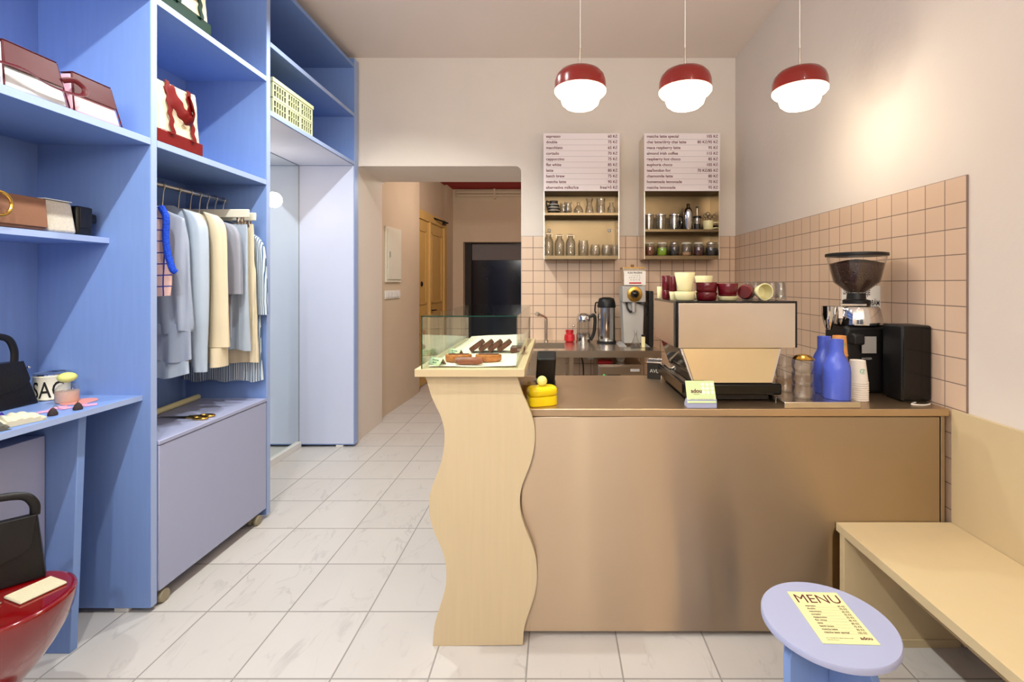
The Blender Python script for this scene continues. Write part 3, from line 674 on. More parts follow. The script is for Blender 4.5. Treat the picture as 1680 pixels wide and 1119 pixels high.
# ================================================================ PENDANTS
def pendant(x, label):
    p = thing('pendant_lamp', label, 'lamp', (x, 2.30, 2.337))
    MB().lathe([(0,0.104),(0.03,0.1035),(0.07,0.098),(0.098,0.086),(0.115,0.066),(0.123,0.040),(0.125,0.0),(0.1225,0.0),(0.1205,0.04),(0.112,0.064),(0.095,0.083),(0.068,0.0945),(0.03,0.10),(0,0.1005)], n=64).build('lamp_shade', 'redshade', p, ang=50)
    MB().lathe([(0,-0.005),(0.121,0.0),(0.1245,-0.003),(0.124,-0.010),(0.116,-0.020),(0.102,-0.026),(0.095,-0.028),(0.0935,-0.034),(0.093,-0.048),(0.087,-0.066),(0.070,-0.081),(0.04,-0.089),(0,-0.0905)], n=64).build('diffuser', 'opal', p, ang=60, label='glowing white opal glass diffuser')
    MB().cyl(0.0045, 0.104, 0.205, n=12).build('stem', 'steelp', p)
    MB().cyl(0.0022, 0.205, ZC-2.337-0.02, n=8).build('cord', 'cord', p)
    MB().lathe([(0,0),(0.05,0),(0.05,0.019),(0,0.019)], (0,0,ZC-2.337-0.0195), 24).build('ceiling_rose', 'white', p)
    l = lamp('pendant_glow', 'POINT', (x, 2.30, 2.337-0.16), 4.5, WARM, 0.06)
pendant(WX(952, 2.3), 'leftmost red metal pendant lamp over the bar')
pendant(WX(1124, 2.3), 'middle red metal pendant lamp over the bar')
pendant(WX(1312, 2.3), 'rightmost red metal pendant lamp over the bar')
#PART2
# ================================================================ WALL CABINETS
CD = 3.94; Z0, Z1 = 1.607, 2.647; ZS = 2.170
def wall_cabinet(x0, x1, shelf_z, label, rows):
    c = thing('wall_cabinet', label, 'cabinet', (x0, CD, Z0))
    W = x1-x0; D = DB-CD-0.009; Hc = Z1-Z0; t = 0.006
    MB().box(0, t, 0, D, 0, Hc-0.002).build('side_panel', 'steelp', c); MB().box(W-t, W, 0, D, 0, Hc-0.002).build('side_panel', 'steelp', c)
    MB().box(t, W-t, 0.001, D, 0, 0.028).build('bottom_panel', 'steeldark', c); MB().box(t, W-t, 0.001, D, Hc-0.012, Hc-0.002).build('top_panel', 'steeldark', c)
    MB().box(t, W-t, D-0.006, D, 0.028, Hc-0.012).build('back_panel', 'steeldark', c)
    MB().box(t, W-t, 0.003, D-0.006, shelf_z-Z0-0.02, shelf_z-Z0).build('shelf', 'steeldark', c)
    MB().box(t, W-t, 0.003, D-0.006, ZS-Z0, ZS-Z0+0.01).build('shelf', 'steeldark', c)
    bd = MB().box(-0.001, W+0.001, -0.006, -0.0005, ZS-Z0, Hc).build('menu_board', 'board', c, label='pale pink price board')
    n = len(rows); p = (Z1-ZS)/10.15
    tm = MB(); rm = MB()
    for k, (a, b_) in enumerate(rows):
        zb = Hc-0.036-k*p
        text_mb(tm, a, 0.0335, (0.02, -0.0068, zb), bold=0.0006, sx=1.0); text_mb(tm, b_, 0.0335, (W-0.014, -0.0068, zb), align='RIGHT', bold=0.0006, sx=0.97)
        if k < n-1: rm.box(0.02, W-0.014, -0.0068, -0.0062, zb-0.0145, zb-0.0130)
    tm.build('lettering', 'ink', bd); rm.build('rule_lines', 'rule', bd)
    return c
LX0, LX1 = -0.091, 0.535; RX0, RX1 = 0.742, 1.366
wall_cabinet(LX0, LX1, 1.991, 'left steel wall cabinet of clear glasses under the espresso price board',
  [('espresso','60 Kč'),('double','75 Kč'),('macchiato','65 Kč'),('cortado','70 Kč'),('cappuccino','75 Kč'),('flat white','85 Kč'),('latte','80 Kč'),('batch brew','75 Kč'),('matcha latte','90 Kč'),('alternative milks/ice','free/+5 Kč')])
wall_cabinet(RX0, RX1, 1.854, 'right steel wall cabinet of jars and shaker under the matcha latte special board',
  [('matcha latte special','105 Kč'),('chai latte/dirty chai latte','80 Kč/95 Kč'),('maca raspberry latte','95 Kč'),('almond irish coffee','115 Kč'),('raspberry hot choco','85 Kč'),('euphoria choco','105 Kč'),('tea/london fog','70 Kč/85 Kč'),('chamomile latte','80 Kč'),('homemade lemonade','70 Kč'),('matcha lemonade','95 Kč')])
def ring_knob(x, z):
    return MB().tube([(0.012*math.cos(2*PI*k/20), 0, 0.012*math.sin(2*PI*k/20)) for k in range(20)], 0.004, 8, close=True)
for i, (xp, dd, lb) in enumerate(((901, DB-0.021, 'white ring hook at the left back of the left wall cabinet'), (1000, DB-0.021, 'white ring hook at the right back of the left wall cabinet'))):
    tag(ring_knob(0,0).build('ring_hook', 'white', loc=(WX(xp, dd), dd, WZ(378, dd))), lb, 'hook')

# glassware: hollow turned shapes; profile given outside, wall thickness t
def hollow(prof, t=0.0025, base=0.006):
    out = list(prof); inn = [(max(r-t, 0.001), z) for r, z in prof if z > base]
    rb = interp([(z, r) for r, z in prof], base) if prof[-1][1] > base else prof[0][0]
    return [(0, prof[0][1])]+out+list(reversed(inn))+[(max(rb-t, 0.001), base), (0, base)]
G = DB-CD
def glassware(name, prof, x, y, z, label, cat, m='tumbler', t=0.0025, grp=None, n=28):
    o = MB().lathe(hollow(prof, t), n=n).build(name, m, loc=(x, y, z), ang=50); tag(o, label, cat, grp); return o
dI = 4.04; pI = KF/dI
ZL1 = 1.9915; ZL0 = Z0+0.0285
def gx(xp): return (xp-VX)/pI
# left cabinet, upper shelf
c = thing('stoneware_jug', 'brown banded stoneware jug with dark handle in the left wall cabinet', 'jug', (gx(908.5), dI, ZL1))
MB().lathe(hollow([(0.030,0),(0.045,0.008),(0.052,0.035),(0.050,0.065),(0.040,0.088),(0.034,0.10),(0.038,0.112)], 0.004), n=32).build('jug_body', 'clay', c, ang=60)
for zz in (0.03, 0.055, 0.08): MB().tube([((0.0525-abs(zz-0.04)*0.12)*math.cos(2*PI*k/28), (0.0525-abs(zz-0.04)*0.12)*math.sin(2*PI*k/28), zz) for k in range(28)], 0.003, 6, close=True).build('band', 'offwhite', c)
MB().tube(smoothpts([(-0.038,0,0.10),(-0.060,0,0.112),(-0.058,0,0.07),(-0.05,0,0.04)], 5), 0.006, 8).build('handle', 'black', c)
def jug(x, y, z, s, label):
    c = thing('glass_jug', label, 'jug', (x, y, z))
    MB().lathe(hollow([(0.028*s,0),(0.036*s,0.01),(0.037*s,0.05*s),(0.030*s,0.085*s),(0.037*s,0.112*s)], 0.0025), n=28).build('jug_body', 'tumbler', c, ang=60)
    MB().tube(smoothpts([(0.030*s,0,0.095*s),(0.056*s,0,0.09*s),(0.056*s,0,0.045*s),(0.036*s,0,0.03*s)], 5), 0.0035, 8).build('handle', 'tumbler', c)
jug(gx(925), dI+0.05, ZL1, 0.95, 'glass jug with handle beside the stoneware jug'); jug(gx(931.5), dI-0.045, ZL1, 0.85, 'smaller glass jug between the first glass jug and the conical flask')
BOT = [(0.036,0),(0.040,0.006),(0.040,0.035),(0.030,0.058),(0.014,0.075),(0.013,0.098),(0.017,0.103)]
glassware('glass_flask', BOT, gx(949), dI, ZL1, 'conical glass flask on the upper shelf of the left cabinet', 'flask')
glassware('glass_carafe', [(0.034,0),(0.038,0.008),(0.032,0.05),(0.020,0.085),(0.022,0.10),(0.033,0.135)], gx(967), dI, ZL1, 'waisted glass carafe on the upper shelf of the left cabinet', 'carafe')
for k in range(3):
    glassware('tumbler', [(0.033,0),(0.036,0.006),(0.038,0.066)], gx(985.5), dI, ZL1+k*0.037 if 0 else ZL1+0.0+k*0.0665*0.0+k*0.067, ['bottom','middle','top'][k]+' glass of the tall tumbler stack in the left cabinet', 'glass') if k < 2 else None
glassware('glass_bottle', [(0.030,0),(0.033,0.006),(0.033,0.05),(0.018,0.075),(0.017,0.09),(0.021,0.10)], gx(1003), dI, ZL1, 'small glass bottle at the right end of the upper shelf, left cabinet', 'bottle')
# left cabinet, lower shelf
def clamp_bottle(x, h, label):
    c = thing('clamp_bottle', label, 'bottle', (x, dI, ZL0))
    MB().lathe(hollow([(0.036,0),(0.040,0.006),(0.041,h*0.62),(0.034,h*0.74),(0.020,h*0.82),(0.020,h*0.88),(0.026,h*0.9)], 0.003), n=28).build('bottle_body', 'tumbler', c, ang=55)
    MB().lathe([(0,h*0.905),(0.022,h*0.905),(0.024,h*0.95),(0.018,h),(0,h)], n=24).build('stopper', 'tumbler', c)
    MB().tube([(-0.028,0,h*0.86),(-0.03,0,h*0.95),(0.03,0,h*0.95),(0.028,0,h*0.84)], 0.0015, 6).build('clamp_wire', 'steelp', c)
clamp_bottle(gx(900), 0.20, 'tallest clamp-top glass bottle at the left of the lower shelf')
clamp_bottle(gx(918), 0.185, 'middle clamp-top glass bottle of the lower shelf')
clamp_bottle(gx(936), 0.187, 'right clamp-top glass bottle of the lower shelf')
J1 = [(0.036,0),(0.042,0.008),(0.044,0.10),(0.038,0.12),(0.039,0.135)]
glassware('glass_jar', J1, gx(957), dI, ZL0, 'tall open glass jar on the lower shelf of the left cabinet', 'jar')
J2 = [(0.034,0),(0.043,0.02),(0.042,0.07),(0.035,0.09),(0.037,0.098)]
glassware('glass_jar', J2, gx(976.5), dI, ZL0, 'left one of the two low rounded glass jars, left cabinet', 'jar')
glassware('glass_jar', J2, gx(995), dI, ZL0, 'right one of the two low rounded glass jars, left cabinet', 'jar')
glassware('tumbler', [(0.024,0),(0.026,0.006),(0.030,0.10)], gx(1008.5), dI, ZL0, 'slim tumbler at the right end of the lower shelf, left cabinet', 'glass')
# right cabinet, upper shelf
ZR1 = 1.8545
def teapot(x, label):
    c = thing('glass_teapot', label, 'teapot', (x, dI, ZR1))
    MB().lathe(hollow([(0.036,0),(0.041,0.006),(0.042,0.10),(0.040,0.125)], 0.0025), n=28).build('pot_body', 'tumbler', c, ang=60)
    MB().lathe([(0,0.126),(0.046,0.126),(0.046,0.133),(0.03,0.137),(0.008,0.139),(0.007,0.15),(0,0.152)], n=28).build('lid', 'chrome', c)
    MB().cyl(0.022, 0.02, 0.125, n=20).build('strainer', 'steelp', c)
    MB().tube(smoothpts([(0.040,0,0.108),(0.058,0,0.10),(0.060,0,0.05),(0.041,0,0.025)], 5), 0.004, 8).build('handle', 'tumbler', c)
teapot(gx(1064.5), 'leftmost of the three glass teapots with chrome lids'); teapot(gx(1084), 'middle one of the three glass teapots with chrome lids'); teapot(gx(1106), 'rightmost of the three glass teapots, beside the shaker')
c = thing('cocktail_shaker', 'tall shiny steel cocktail shaker in the right wall cabinet', 'shaker', (gx(1129), dI, ZR1))
MB().lathe([(0,0),(0.028,0),(0.031,0.01),(0.037,0.13),(0.0375,0.152),(0,0.152)], n=32).build('shaker_body', 'chrome', c, ang=50)
MB().lathe([(0,0.153),(0.0365,0.153),(0.033,0.168),(0.022,0.188),(0.015,0.195),(0.016,0.222),(0.012,0.226),(0,0.226)], n=32).build('shaker_cap', 'chrome', c, ang=50)
c = thing('french_press', 'dark french press with raised plunger right of the shaker', 'french press', (gx(1145.5), dI+0.03, ZR1))
MB().lathe(hollow([(0.030,0),(0.032,0.006),(0.032,0.11)], 0.003), n=24).build('press_body', 'tumbler', c)
MB().lathe([(0,0.111),(0.034,0.111),(0.034,0.125),(0,0.130)], n=24).build('lid', 'black', c)
MB().cyl(0.003, 0.131, 0.195, n=8).build('plunger_rod', 'chrome', c); MB().lathe([(0,0.195),(0.012,0.197),(0.012,0.207),(0,0.21)], n=16).build('plunger_knob', 'black', c)
MB().cyl(0.026, 0.008, 0.06, n=20).build('grounds', 'spice3', c)
c = thing('kettle', 'dark little kettle half hidden behind the shaker', 'kettle', (gx(1118.5), dI+0.11, ZR1))
MB().lathe([(0,0),(0.04,0),(0.045,0.03),(0.040,0.07),(0.02,0.095),(0,0.10)], n=24).build('kettle_body', 'black', c, ang=60)
MB().tube(smoothpts([(-0.035,0,0.07),(-0.03,0,0.13),(0.03,0,0.13),(0.035,0,0.07)], 5), 0.004, 8).build('handle', 'black', c)
def mug(name, loc, r, h, m, label, rz=0, cat='mug', r0=None):
    c = thing(name, label, cat, loc, rz); r0 = r*0.9 if r0 is None else r0
    MB().lathe(hollow([(r0*0.9,0),(r0,0.006),(r,h-0.002),(r-0.001,h)], 0.004), n=32).build('cup_body', m, c, ang=50)
    MB().tube(smoothpts([(r-0.003,0,h*0.82),(r+h*0.42,0,h*0.78),(r+h*0.42,0,h*0.3),(r0-0.002,0,h*0.2)], 6), 0.0055, 10).build('handle', m, c)
    return c
mug('mug', (gx(1159.5), dI-0.035, ZR1), 0.043, 0.078, 'cup_c', 'pale yellow mug in front of the dark strainers in the right cabinet')
c = thing('strainer_set', 'dark wire strainers standing behind the pale yellow mug', 'strainer', (gx(1165), dI+0.06, ZR1))
MB().cyl(0.035, 0, 0.05, n=20).build('holder', 'black', c)
for k, (dx, h) in enumerate(((-0.02, 0.15), (0.0, 0.165), (0.02, 0.145))):
    hh = h-0.035
    MB().tube([(dx*0.4, 0, 0.051), (dx, 0, hh)], 0.003, 8).build('handle', 'black', c)
    MB().tube([(dx+0.017*math.cos(a), 0.004*k-0.004, hh+0.017+0.017*math.sin(a)) for a in [2*PI*q/18 for q in range(18)]], 0.003, 6, close=True).build('wire_ring', 'black', c)
# right cabinet, lower shelf: six jars
for k, (xp, sm_, lb) in enumerate(((1066, 'spice1', 'first jar from the left, brown spice, right cabinet lower shelf'), (1086, 'spice2', 'jar of lime green powder on the lower shelf of the right cabinet'),
        (1106, 'spice3', 'jar of dark leaves between the green powder and pale petals'), (1126, 'spice4', 'jar of pale dried petals on the lower shelf of the right cabinet'),
        (1146, 'spice5', 'jar of dark red dried berries on the lower shelf of the right cabinet'), (1166, 'spice3', 'jar of dark tea at the right end of the lower shelf'))):
    c = thing('storage_jar', lb, 'jar', (gx(xp), dI, ZL0))
    MB().lathe(hollow([(0.038,0),(0.043,0.008),(0.043,0.085),(0.037,0.098),(0.038,0.104)], 0.0025), n=28).build('jar_body', 'tumbler', c, ang=55)
    f = 0.030 if k == 3 else 0.075-0.006*(k % 2)
    MB().lathe([(0,0.0075),(0.036,0.0075),(0.0395,0.012),(0.0395,f),(0.02,f+0.006),(0,f+0.004)], n=24).build('jar_contents', sm_, c, ang=60)
    MB().lathe([(0,0.1045),(0.040,0.1045),(0.040,0.112),(0.030,0.118),(0,0.119)], n=28).build('lid', 'offwhite' if k in (0, 1, 3, 4) else 'steelp', c)

# ================================================================ BACK COUNTER ITEMS
BZ = 0.9102
def bx_(xp, d): return WX(xp, d)
c = thing('sugar_jar', 'small red faceted jar with a spoon on the back counter', 'jar', (bx_(934.5, 4.03), 4.03, BZ))
MB().lathe(hollow([(0.030,0),(0.044,0.012),(0.046,0.035),(0.042,0.06),(0.030,0.072),(0.034,0.085),(0.036,0.10)], 0.003), n=10).build('jar_body', 'redjar', c, ang=20)
MB().tube([(0.0,0,0.03),(0.028,0,0.12)], 0.003, 8).build('spoon_handle', 'chrome', c); MB().lathe([(0.0,-0.012),(0.009,-0.008),(0.012,0),(0.009,0.008),(0,0.012)], (0.032,0,0.135), 14).build('spoon_bowl', 'chrome', c)
kd = 3.98
c = thing('french_press', 'glass and steel plunger pot with black handle on the back counter', 'french press', (bx_(957, kd), kd, BZ))
MB().lathe([(0,0),(0.062,0),(0.062,0.008),(0.058,0.012),(0.058,0.075),(0,0.075)], n=32).build('pot_base', 'chrome', c)
MB().lathe(hollow([(0.054,0.076),(0.054,0.18)], 0.002, 0.08), n=32).build('glass_body', 'tumbler', c)
MB().lathe([(0.055,0.18),(0.058,0.18),(0.057,0.215),(0.045,0.24),(0.02,0.247),(0,0.248),(0,0.18)], n=32).build('lid', 'chrome', c, ang=60)
MB().tube(smoothpts([(0.056,0,0.215),(0.088,0,0.23),(0.098,0,0.18),(0.088,0,0.08),(0.060,0,0.02)], 6), 0.014, 10, flat=(1, 0.8)).build('handle', 'black', c)
ad = 3.96
c = thing('airpot', 'tall steel pump airpot with black lid on the back counter', 'airpot', (bx_(995, ad), ad, BZ))
MB().lathe([(0,0),(0.080,0),(0.080,0.015),(0.074,0.02),(0,0.02)], n=36).build('base', 'black', c)
MB().lathe([(0,0.0205),(0.0735,0.0205),(0.0735,0.295),(0,0.295)], n=40).build('flask_body', 'chrome', c)
MB().lathe([(0,0.2955),(0.076,0.2955),(0.077,0.31),(0.070,0.345),(0.062,0.370),(0.03,0.380),(0,0.380)], n=36).build('lid', 'black', c, ang=55)
MB().tube(smoothpts([(-0.07,0.0,0.335),(-0.09,0,0.33),(-0.096,0,0.27),(-0.088,0,0.245)], 5), 0.006, 8).build('handle', 'black', c)
gd_ = 3.82; gx0_ = bx_(1037.5, gd_)
c = thing('bulk_grinder', 'tall grey bulk coffee grinder with brass dial and calendar on the back counter', 'coffee grinder', (gx0_, gd_, BZ))
MB().hexa([(-0.075,-0.06,0.02),(0.075,-0.06,0.02),(0.075,0.10,0.02),(-0.075,0.10,0.02)], [(-0.088,-0.04,0.345),(0.088,-0.04,0.345),(0.088,0.10,0.345),(-0.088,0.10,0.345)]).build('column', 'greymetal', c, bevel=0.006)
MB().box(-0.092, 0.092, -0.085, 0.10, 0.346, 0.475).build('grinder_head', 'greymetal', c, bevel=0.006)
MB().hexa([(-0.07,-0.06,0.476),(0.07,-0.06,0.476),(0.07,0.08,0.476),(-0.07,0.08,0.476)], [(-0.088,-0.07,0.615),(0.088,-0.07,0.615),(0.088,0.09,0.615),(-0.088,0.09,0.615)]).build('hopper', 'steelp', c, bevel=0.003)
MB().box(-0.090, 0.090, -0.075, 0.094, 0.6155, 0.622).build('hopper_lid', 'gold', c); MB().box(-0.012, 0.012, -0.01, 0.01, 0.6225, 0.645).build('lid_knob', 'wood', c)
cp = MB().box(-0.080, 0.090, -0.0885, -0.0865, 0.482, 0.592).build('calendar', 'paper', c, label='white paper calendar sheet')
tm = MB()
text_mb(tm, 'PLÁN PRAŽENÍ', 0.017, (0.005, -0.0892, 0.572), align='CENTER', bold=0.0004)
for r_ in range(3): text_mb(tm, ['1  2  3  4  5  6', '8  9  10  11  12', '15  16  17  18'][r_], 0.014, (0.005, -0.0892, 0.553-0.018*r_), align='CENTER')
tm.build('lettering', 'inkblack', cp); MB().box(-0.04, 0.055, -0.0894, -0.0888, 0.492, 0.503).build('red_bar', 'redjar', cp)
MB().lathe([(0.0,0.0),(0.058,0.0),(0.060,-0.006),(0.056,-0.012),(0.036,-0.014),(0.034,-0.012),(0,-0.012)], (0.004,-0.0855,0.410), 36, 'y').build('dial', 'gold', c)
MB().lathe([(0,-0.0125),(0.030,-0.0125),(0.028,-0.026),(0.015,-0.034),(0,-0.036)], (0.004,-0.0855,0.410), 28, 'y').build('dial_knob', 'glossblack', c, ang=50)
MB().tube([(0,-0.055,0.345),(0,-0.062,0.265)], [0.022,0.016], 16).build('spout', 'greymetal', c)
MB().tube(smoothpts([(-0.055,-0.05,0.345),(-0.05,-0.075,0.30),(-0.03,-0.078,0.27),(-0.02,-0.078,0.28)], 5), 0.008, 8).build('switch_lever', 'black', c)
MB().tube(smoothpts([(0.03,-0.05,0.343),(0.07,-0.08,0.33),(0.10,-0.07,0.30),(0.102,-0.05,0.24)], 5), 0.006, 8).build('bag_clamp', 'black', c)
for sx_ in (-1, 1): MB().hexa([(sx_*0.06-0.03,-0.12,0),(sx_*0.06+0.03,-0.12,0),(sx_*0.06+0.03,0.10,0),(sx_*0.06-0.03,0.10,0)], [(sx_*0.055-0.012,-0.05,0.019),(sx_*0.055+0.012,-0.05,0.019),(sx_*0.055+0.012,0.09,0.019),(sx_*0.055-0.012,0.09,0.019)]).xf(Matrix.Translation((sx_*0.03,0,0))).build('foot', 'greymetal', c)
c = thing('conical_flask', 'little conical glass vessel at the foot of the bulk grinder', 'flask', (gx0_-0.002, gd_-0.165, BZ))
MB().lathe(hollow([(0.040,0),(0.042,0.006),(0.012,0.085),(0.011,0.125),(0.016,0.13)], 0.002), n=24).build('flask_body', 'tumbler', c, ang=50)
c = thing('timer', 'small white timer standing beside the conical flask', 'timer', (gx0_+0.058, gd_-0.155, BZ))
MB().box(-0.014, 0.014, -0.01, 0.01, 0, 0.085).build('timer_body', 'cup_c', c, bevel=0.004); MB().box(-0.014, 0.014, -0.011, 0.009, 0.0855, 0.10).build('timer_cap', 'black', c, bevel=0.003)
tag(MB().box(0.742, 0.779, 3.74, 4.10, BZ, 1.345).build('coffee_brewer', 'black', bevel=0.008), 'dark brewer half hidden between bulk grinder and espresso machine', 'coffee brewer')
# under the back counter
c = thing('ice_machine', 'grey steel under-counter dishwasher with green light below the back counter', 'dishwasher', (0.50, 3.62, 0))
MB().box(-0.17, 0.17, 0, 0.46, 0, 0.787).build('machine_body', 'steelp', c, bevel=0.004)
MB().box(-0.160, 0.160, -0.008, -0.0005, 0.05, 0.775).build('door_panel', 'steelp', c, bevel=0.002)
MB().box(0.075, 0.145, -0.0095, -0.0085, 0.735, 0.755).build('badge', 'white', c); MB().box(-0.10, 0.0, -0.0095, -0.0085, 0.700, 0.712).build('display', 'black', c)
MB().lathe([(0,0),(0.009,0),(0.009,-0.003),(0,-0.003)], (-0.125,-0.0085,0.706), 14, 'y').build('indicator', M('green_light', (20,120,60), emit=(30,180,80), estr=1.5), c)
tag(MB().lathe(hollow([(0.020,0),(0.026,0.004),(0.036,0.032)], 0.002), n=24).build('bowl', 'cup_w', loc=(WX(1018, 3.75), 3.75, 0.7875)), 'little white bowl on top of the under-counter dishwasher', 'bowl')
tag(MB().box(-0.055, 0.055, 0, 0.10, 0, 0.018).build('tray_box', 'redjar', loc=(0.39, 3.66, 0.7875), bevel=0.002), 'flat red box on the left of the under-counter dishwasher', 'box')
c = thing('wall_socket', 'wall socket with plug on the tiles under the back counter', 'socket', (WX(970, 4.17), DB-0.0085, 0.80))
MB().box(-0.03, 0.03, -0.012, 0, -0.06, 0.03).build('socket_plate', 'white', c, bevel=0.004); MB().cyl(0.018, -0.045, -0.0125, (0,0,-0.02), 16, 'y').build('plug', 'black', c)
tag(MB().tube(smoothpts([(0.08,4.12,0.84),(0.17,4.10,0.83),(0.24,4.11,0.74),(0.25,4.12,0.55)], 8), 0.006, 8).build('power_cable', 'black'), 'black cable curving along the tiles below the sink', 'cable')

# ================================================================ ESPRESSO MACHINE
EY = 1.98
em = thing('espresso_machine', 'boxy steel espresso machine with mirrored back on the bar counter', 'espresso machine', (0.756, EY, 0.905))
def eb(name, m, x0, x1, y0, y1, z0, z1, b=0.002, **k): return MB().box(x0-0.756, x1-0.756, y0-EY, y1-EY, z0-0.905, z1-0.905).build(name, m, em, bevel=b, **k)
ex0, ex1, ez0, ez1 = 0.5025, 1.011, 1.1345, 1.329
eb('upper_housing', 'glossblack', ex0, ex1, EY, 2.40, ez0, ez1)
eb('front_panel', 'steelp', ex0+0.012, ex1-0.010, EY-0.004, EY-0.0005, ez0-0.001, ez1-0.009)
MB().hexa([(-0.2575,0.018,ez0+0.004-0.905),(-0.254,0.018,ez0+0.004-0.905),(-0.254,0.40,ez0+0.004-0.905),(-0.2575,0.40,ez0+0.004-0.905)],
          [(-0.2575,0.018,ez1-0.914),(-0.254,0.018,ez1-0.914),(-0.254,0.40,ez1-0.914),(-0.2575,0.40,ez1-0.914)]).build('side_panel', 'steelp', em)
# waist: slanted polished back and sides
xa, xb_, xc, xd = WX(1118,EY), WX(1290,EY), WX(1137,EY), WX(1270,EY)
def P3(x, y, z): return (x-0.756, y-EY, z-0.905)
MB().hexa([P3(xc,1.990,0.985),P3(xd,1.990,0.985),P3(xd,2.36,0.985),P3(xc,2.36,0.985)], [P3(xa,2.016,1.134),P3(xb_,2.016,1.134),P3(xb_,2.38,1.134),P3(xa,2.38,1.134)]).build('waist_housing', 'chrome', em, bevel=0.002)
MB().hexa([P3(xc+0.008,1.986,0.988),P3(xd-0.008,1.986,0.988),P3(xd-0.008,1.989,0.988),P3(xc+0.008,1.989,0.988)], [P3(xa+0.012,2.012,1.133),P3(xb_-0.012,2.012,1.133),P3(xb_-0.012,2.015,1.133),P3(xa+0.012,2.015,1.133)]).build('mirror_panel', 'mirrorgold', em)
eb('base_housing', 'glossblack', 0.540, 0.948, EY, 2.455, 0.936, 0.984, 0.008)
eb('base_side', 'steeldark', 0.534, 0.539, EY+0.02, 2.455, 0.940, 0.980, 0.001)
eb('base_skirt', 'black', 0.56, 0.905, EY+0.03, 2.45, 0.912, 0.9355)
for xx in (0.60, 0.87):
    for yy in (2.06, 2.40): MB().cyl(0.018, 0.0003, 0.0068, (xx-0.756, yy-EY, 0), 16).build('foot', 'black', em)
eb('drip_tray', 'steelp', 0.56, 0.90, 2.32, 2.45, 0.9845, 0.992)
for k, xx in enumerate((0.70, 0.84)):
    MB().lathe([(0,0),(0.034,0),(0.034,0.055),(0.02,0.06),(0,0.06)], (xx-0.756, 0.45, 0.165), 24).build('group_head', 'chrome', em)
MB().box(-0.12, 0.17, 0.34, 0.40, 0.17, 0.228).build('group_housing', 'chrome', em)
c = thing('knock_box', 'chrome-framed black knock box with raised letters left of the espresso machine', 'knock box', (WX(1074, 2.515), 2.515, 0.9055), 0)
MB().hexa([(-0.045,-0.03,0),(0.02,-0.06,0),(0.05,0.04,0),(-0.02,0.06,0)], [(-0.045,-0.03,0.085),(0.02,-0.06,0.085),(0.05,0.04,0.085),(-0.02,0.06,0.085)]).build('box_body', 'black', c)
MB().tube([(-0.045,-0.03,0.088),(0.02,-0.06,0.088),(0.05,0.04,0.088),(-0.02,0.06,0.088)], 0.004, 8, close=True).build('rim', 'chrome', c)
MB().tube([(0.021,-0.0625,0.002),(0.021,-0.0625,0.086)], 0.003, 8).build('corner_post', 'chrome', c)
u = Vector((0.065,-0.03,0)).normalized(); tm = MB(); text_mb(tm, 'AVL', 0.026, Vector((-0.033,-0.0365,0.034)), u, (0,0,1), bold=0.0003); tm.build('lettering', 'greymetal', c)
# cups on the machine
TZ = ez1+0.0005
def cup(x, y, z, r0, r1, h, m, label, up=True, cat='cup', handle=None, n=32, fac=None):
    """r0 bottom radius, r1 top radius as the cup is used; up=False stands it on its rim"""
    c = thing('coffee_cup', label, cat, (x, y, z))
    mb = MB().lathe(hollow([(r0*0.9,0),(r0,0.004),(r1,h-0.0015),(r1-0.001,h)], 0.0035), n=n)
    if not up: mb.xf(Matrix.Translation((0,0,h)) @ Matrix.Rotation(PI, 4, 'X'))
    mb.build('cup_body', m, c, ang=50)
    return c
def pX(x0, x1, d): return WX((x0+x1)/2, d), (x1-x0)/2*d/KF
def putcup(xa_, xb2, ytop, ybot, d, m, label, shape, up=True):
    x, r = pX(xa_, xb2, d); h = (ybot-ytop)*d/KF
    zb = TZ if ybot >= 489 else None
    return x, r, h
r36 = lambda a, d: a*d/KF
d1 = 2.08
def stack(xa_, xb2, d, parts):
    """parts bottom-up: (height_px, kwidth_bottom, kwidth_top, material, label)"""
    x, r = pX(xa_, xb2, d); z = TZ
    for hp, k0, k1, m, lb in parts:
        h = r36(hp, d); cup(x, d, z, r*k0, r*k1, h, m, lb); z += h+0.0003
stack(1078, 1088, 2.36, [(19, 0.9, 1.0, 'cup_c', 'narrow cream cup at the far left back of the machine top')])
stack(1086, 1099, 2.26, [(14, 1.0, 1.02, 'cup_r', 'lower oxblood cup of the left back stack on the machine'), (24, 1.0, 1.0, 'cup_r', 'tall oxblood cup topping the left back stack on the machine')])
stack(1098, 1111, 2.16, [(13, 0.75, 1.0, 'cup_c', 'small cream bowl near the left edge of the machine top'), (25, 0.9, 0.75, 'cup_r', 'tall oxblood cup stacked on the small cream bowl')])
stack(1106.5, 1140.5, d1-0.02, [(14.5, 0.86, 1.0, 'cup_c', 'cream saucer-bowl under the largest cream cup on the machine'), (31, 0.66, 0.98, 'cup_c', 'largest cream cup, flaring, stacked on top at the left')])
stack(1140, 1169, 2.22, [(13, 0.9, 1.0, 'cup_c', 'cream bowl behind the oxblood stack on the machine'), (25, 0.75, 1.0, 'cup_c', 'cream cup behind the oxblood stack on the machine')])
stack(1142, 1176, d1, [(13, 0.92, 1.0, 'cup_r', 'lower oxblood bowl of the middle stack on the machine'), (16, 0.95, 1.0, 'cup_r', 'upper oxblood bowl of the middle stack on the machine')])
stack(1177, 1210, d1-0.01, [(6.5, 0.88, 1.0, 'cup_c', 'thin cream saucer under the oxblood bowl on the machine'), (21, 0.84, 1.02, 'cup_r', 'oxblood bowl on the cream saucer at the machine centre')])
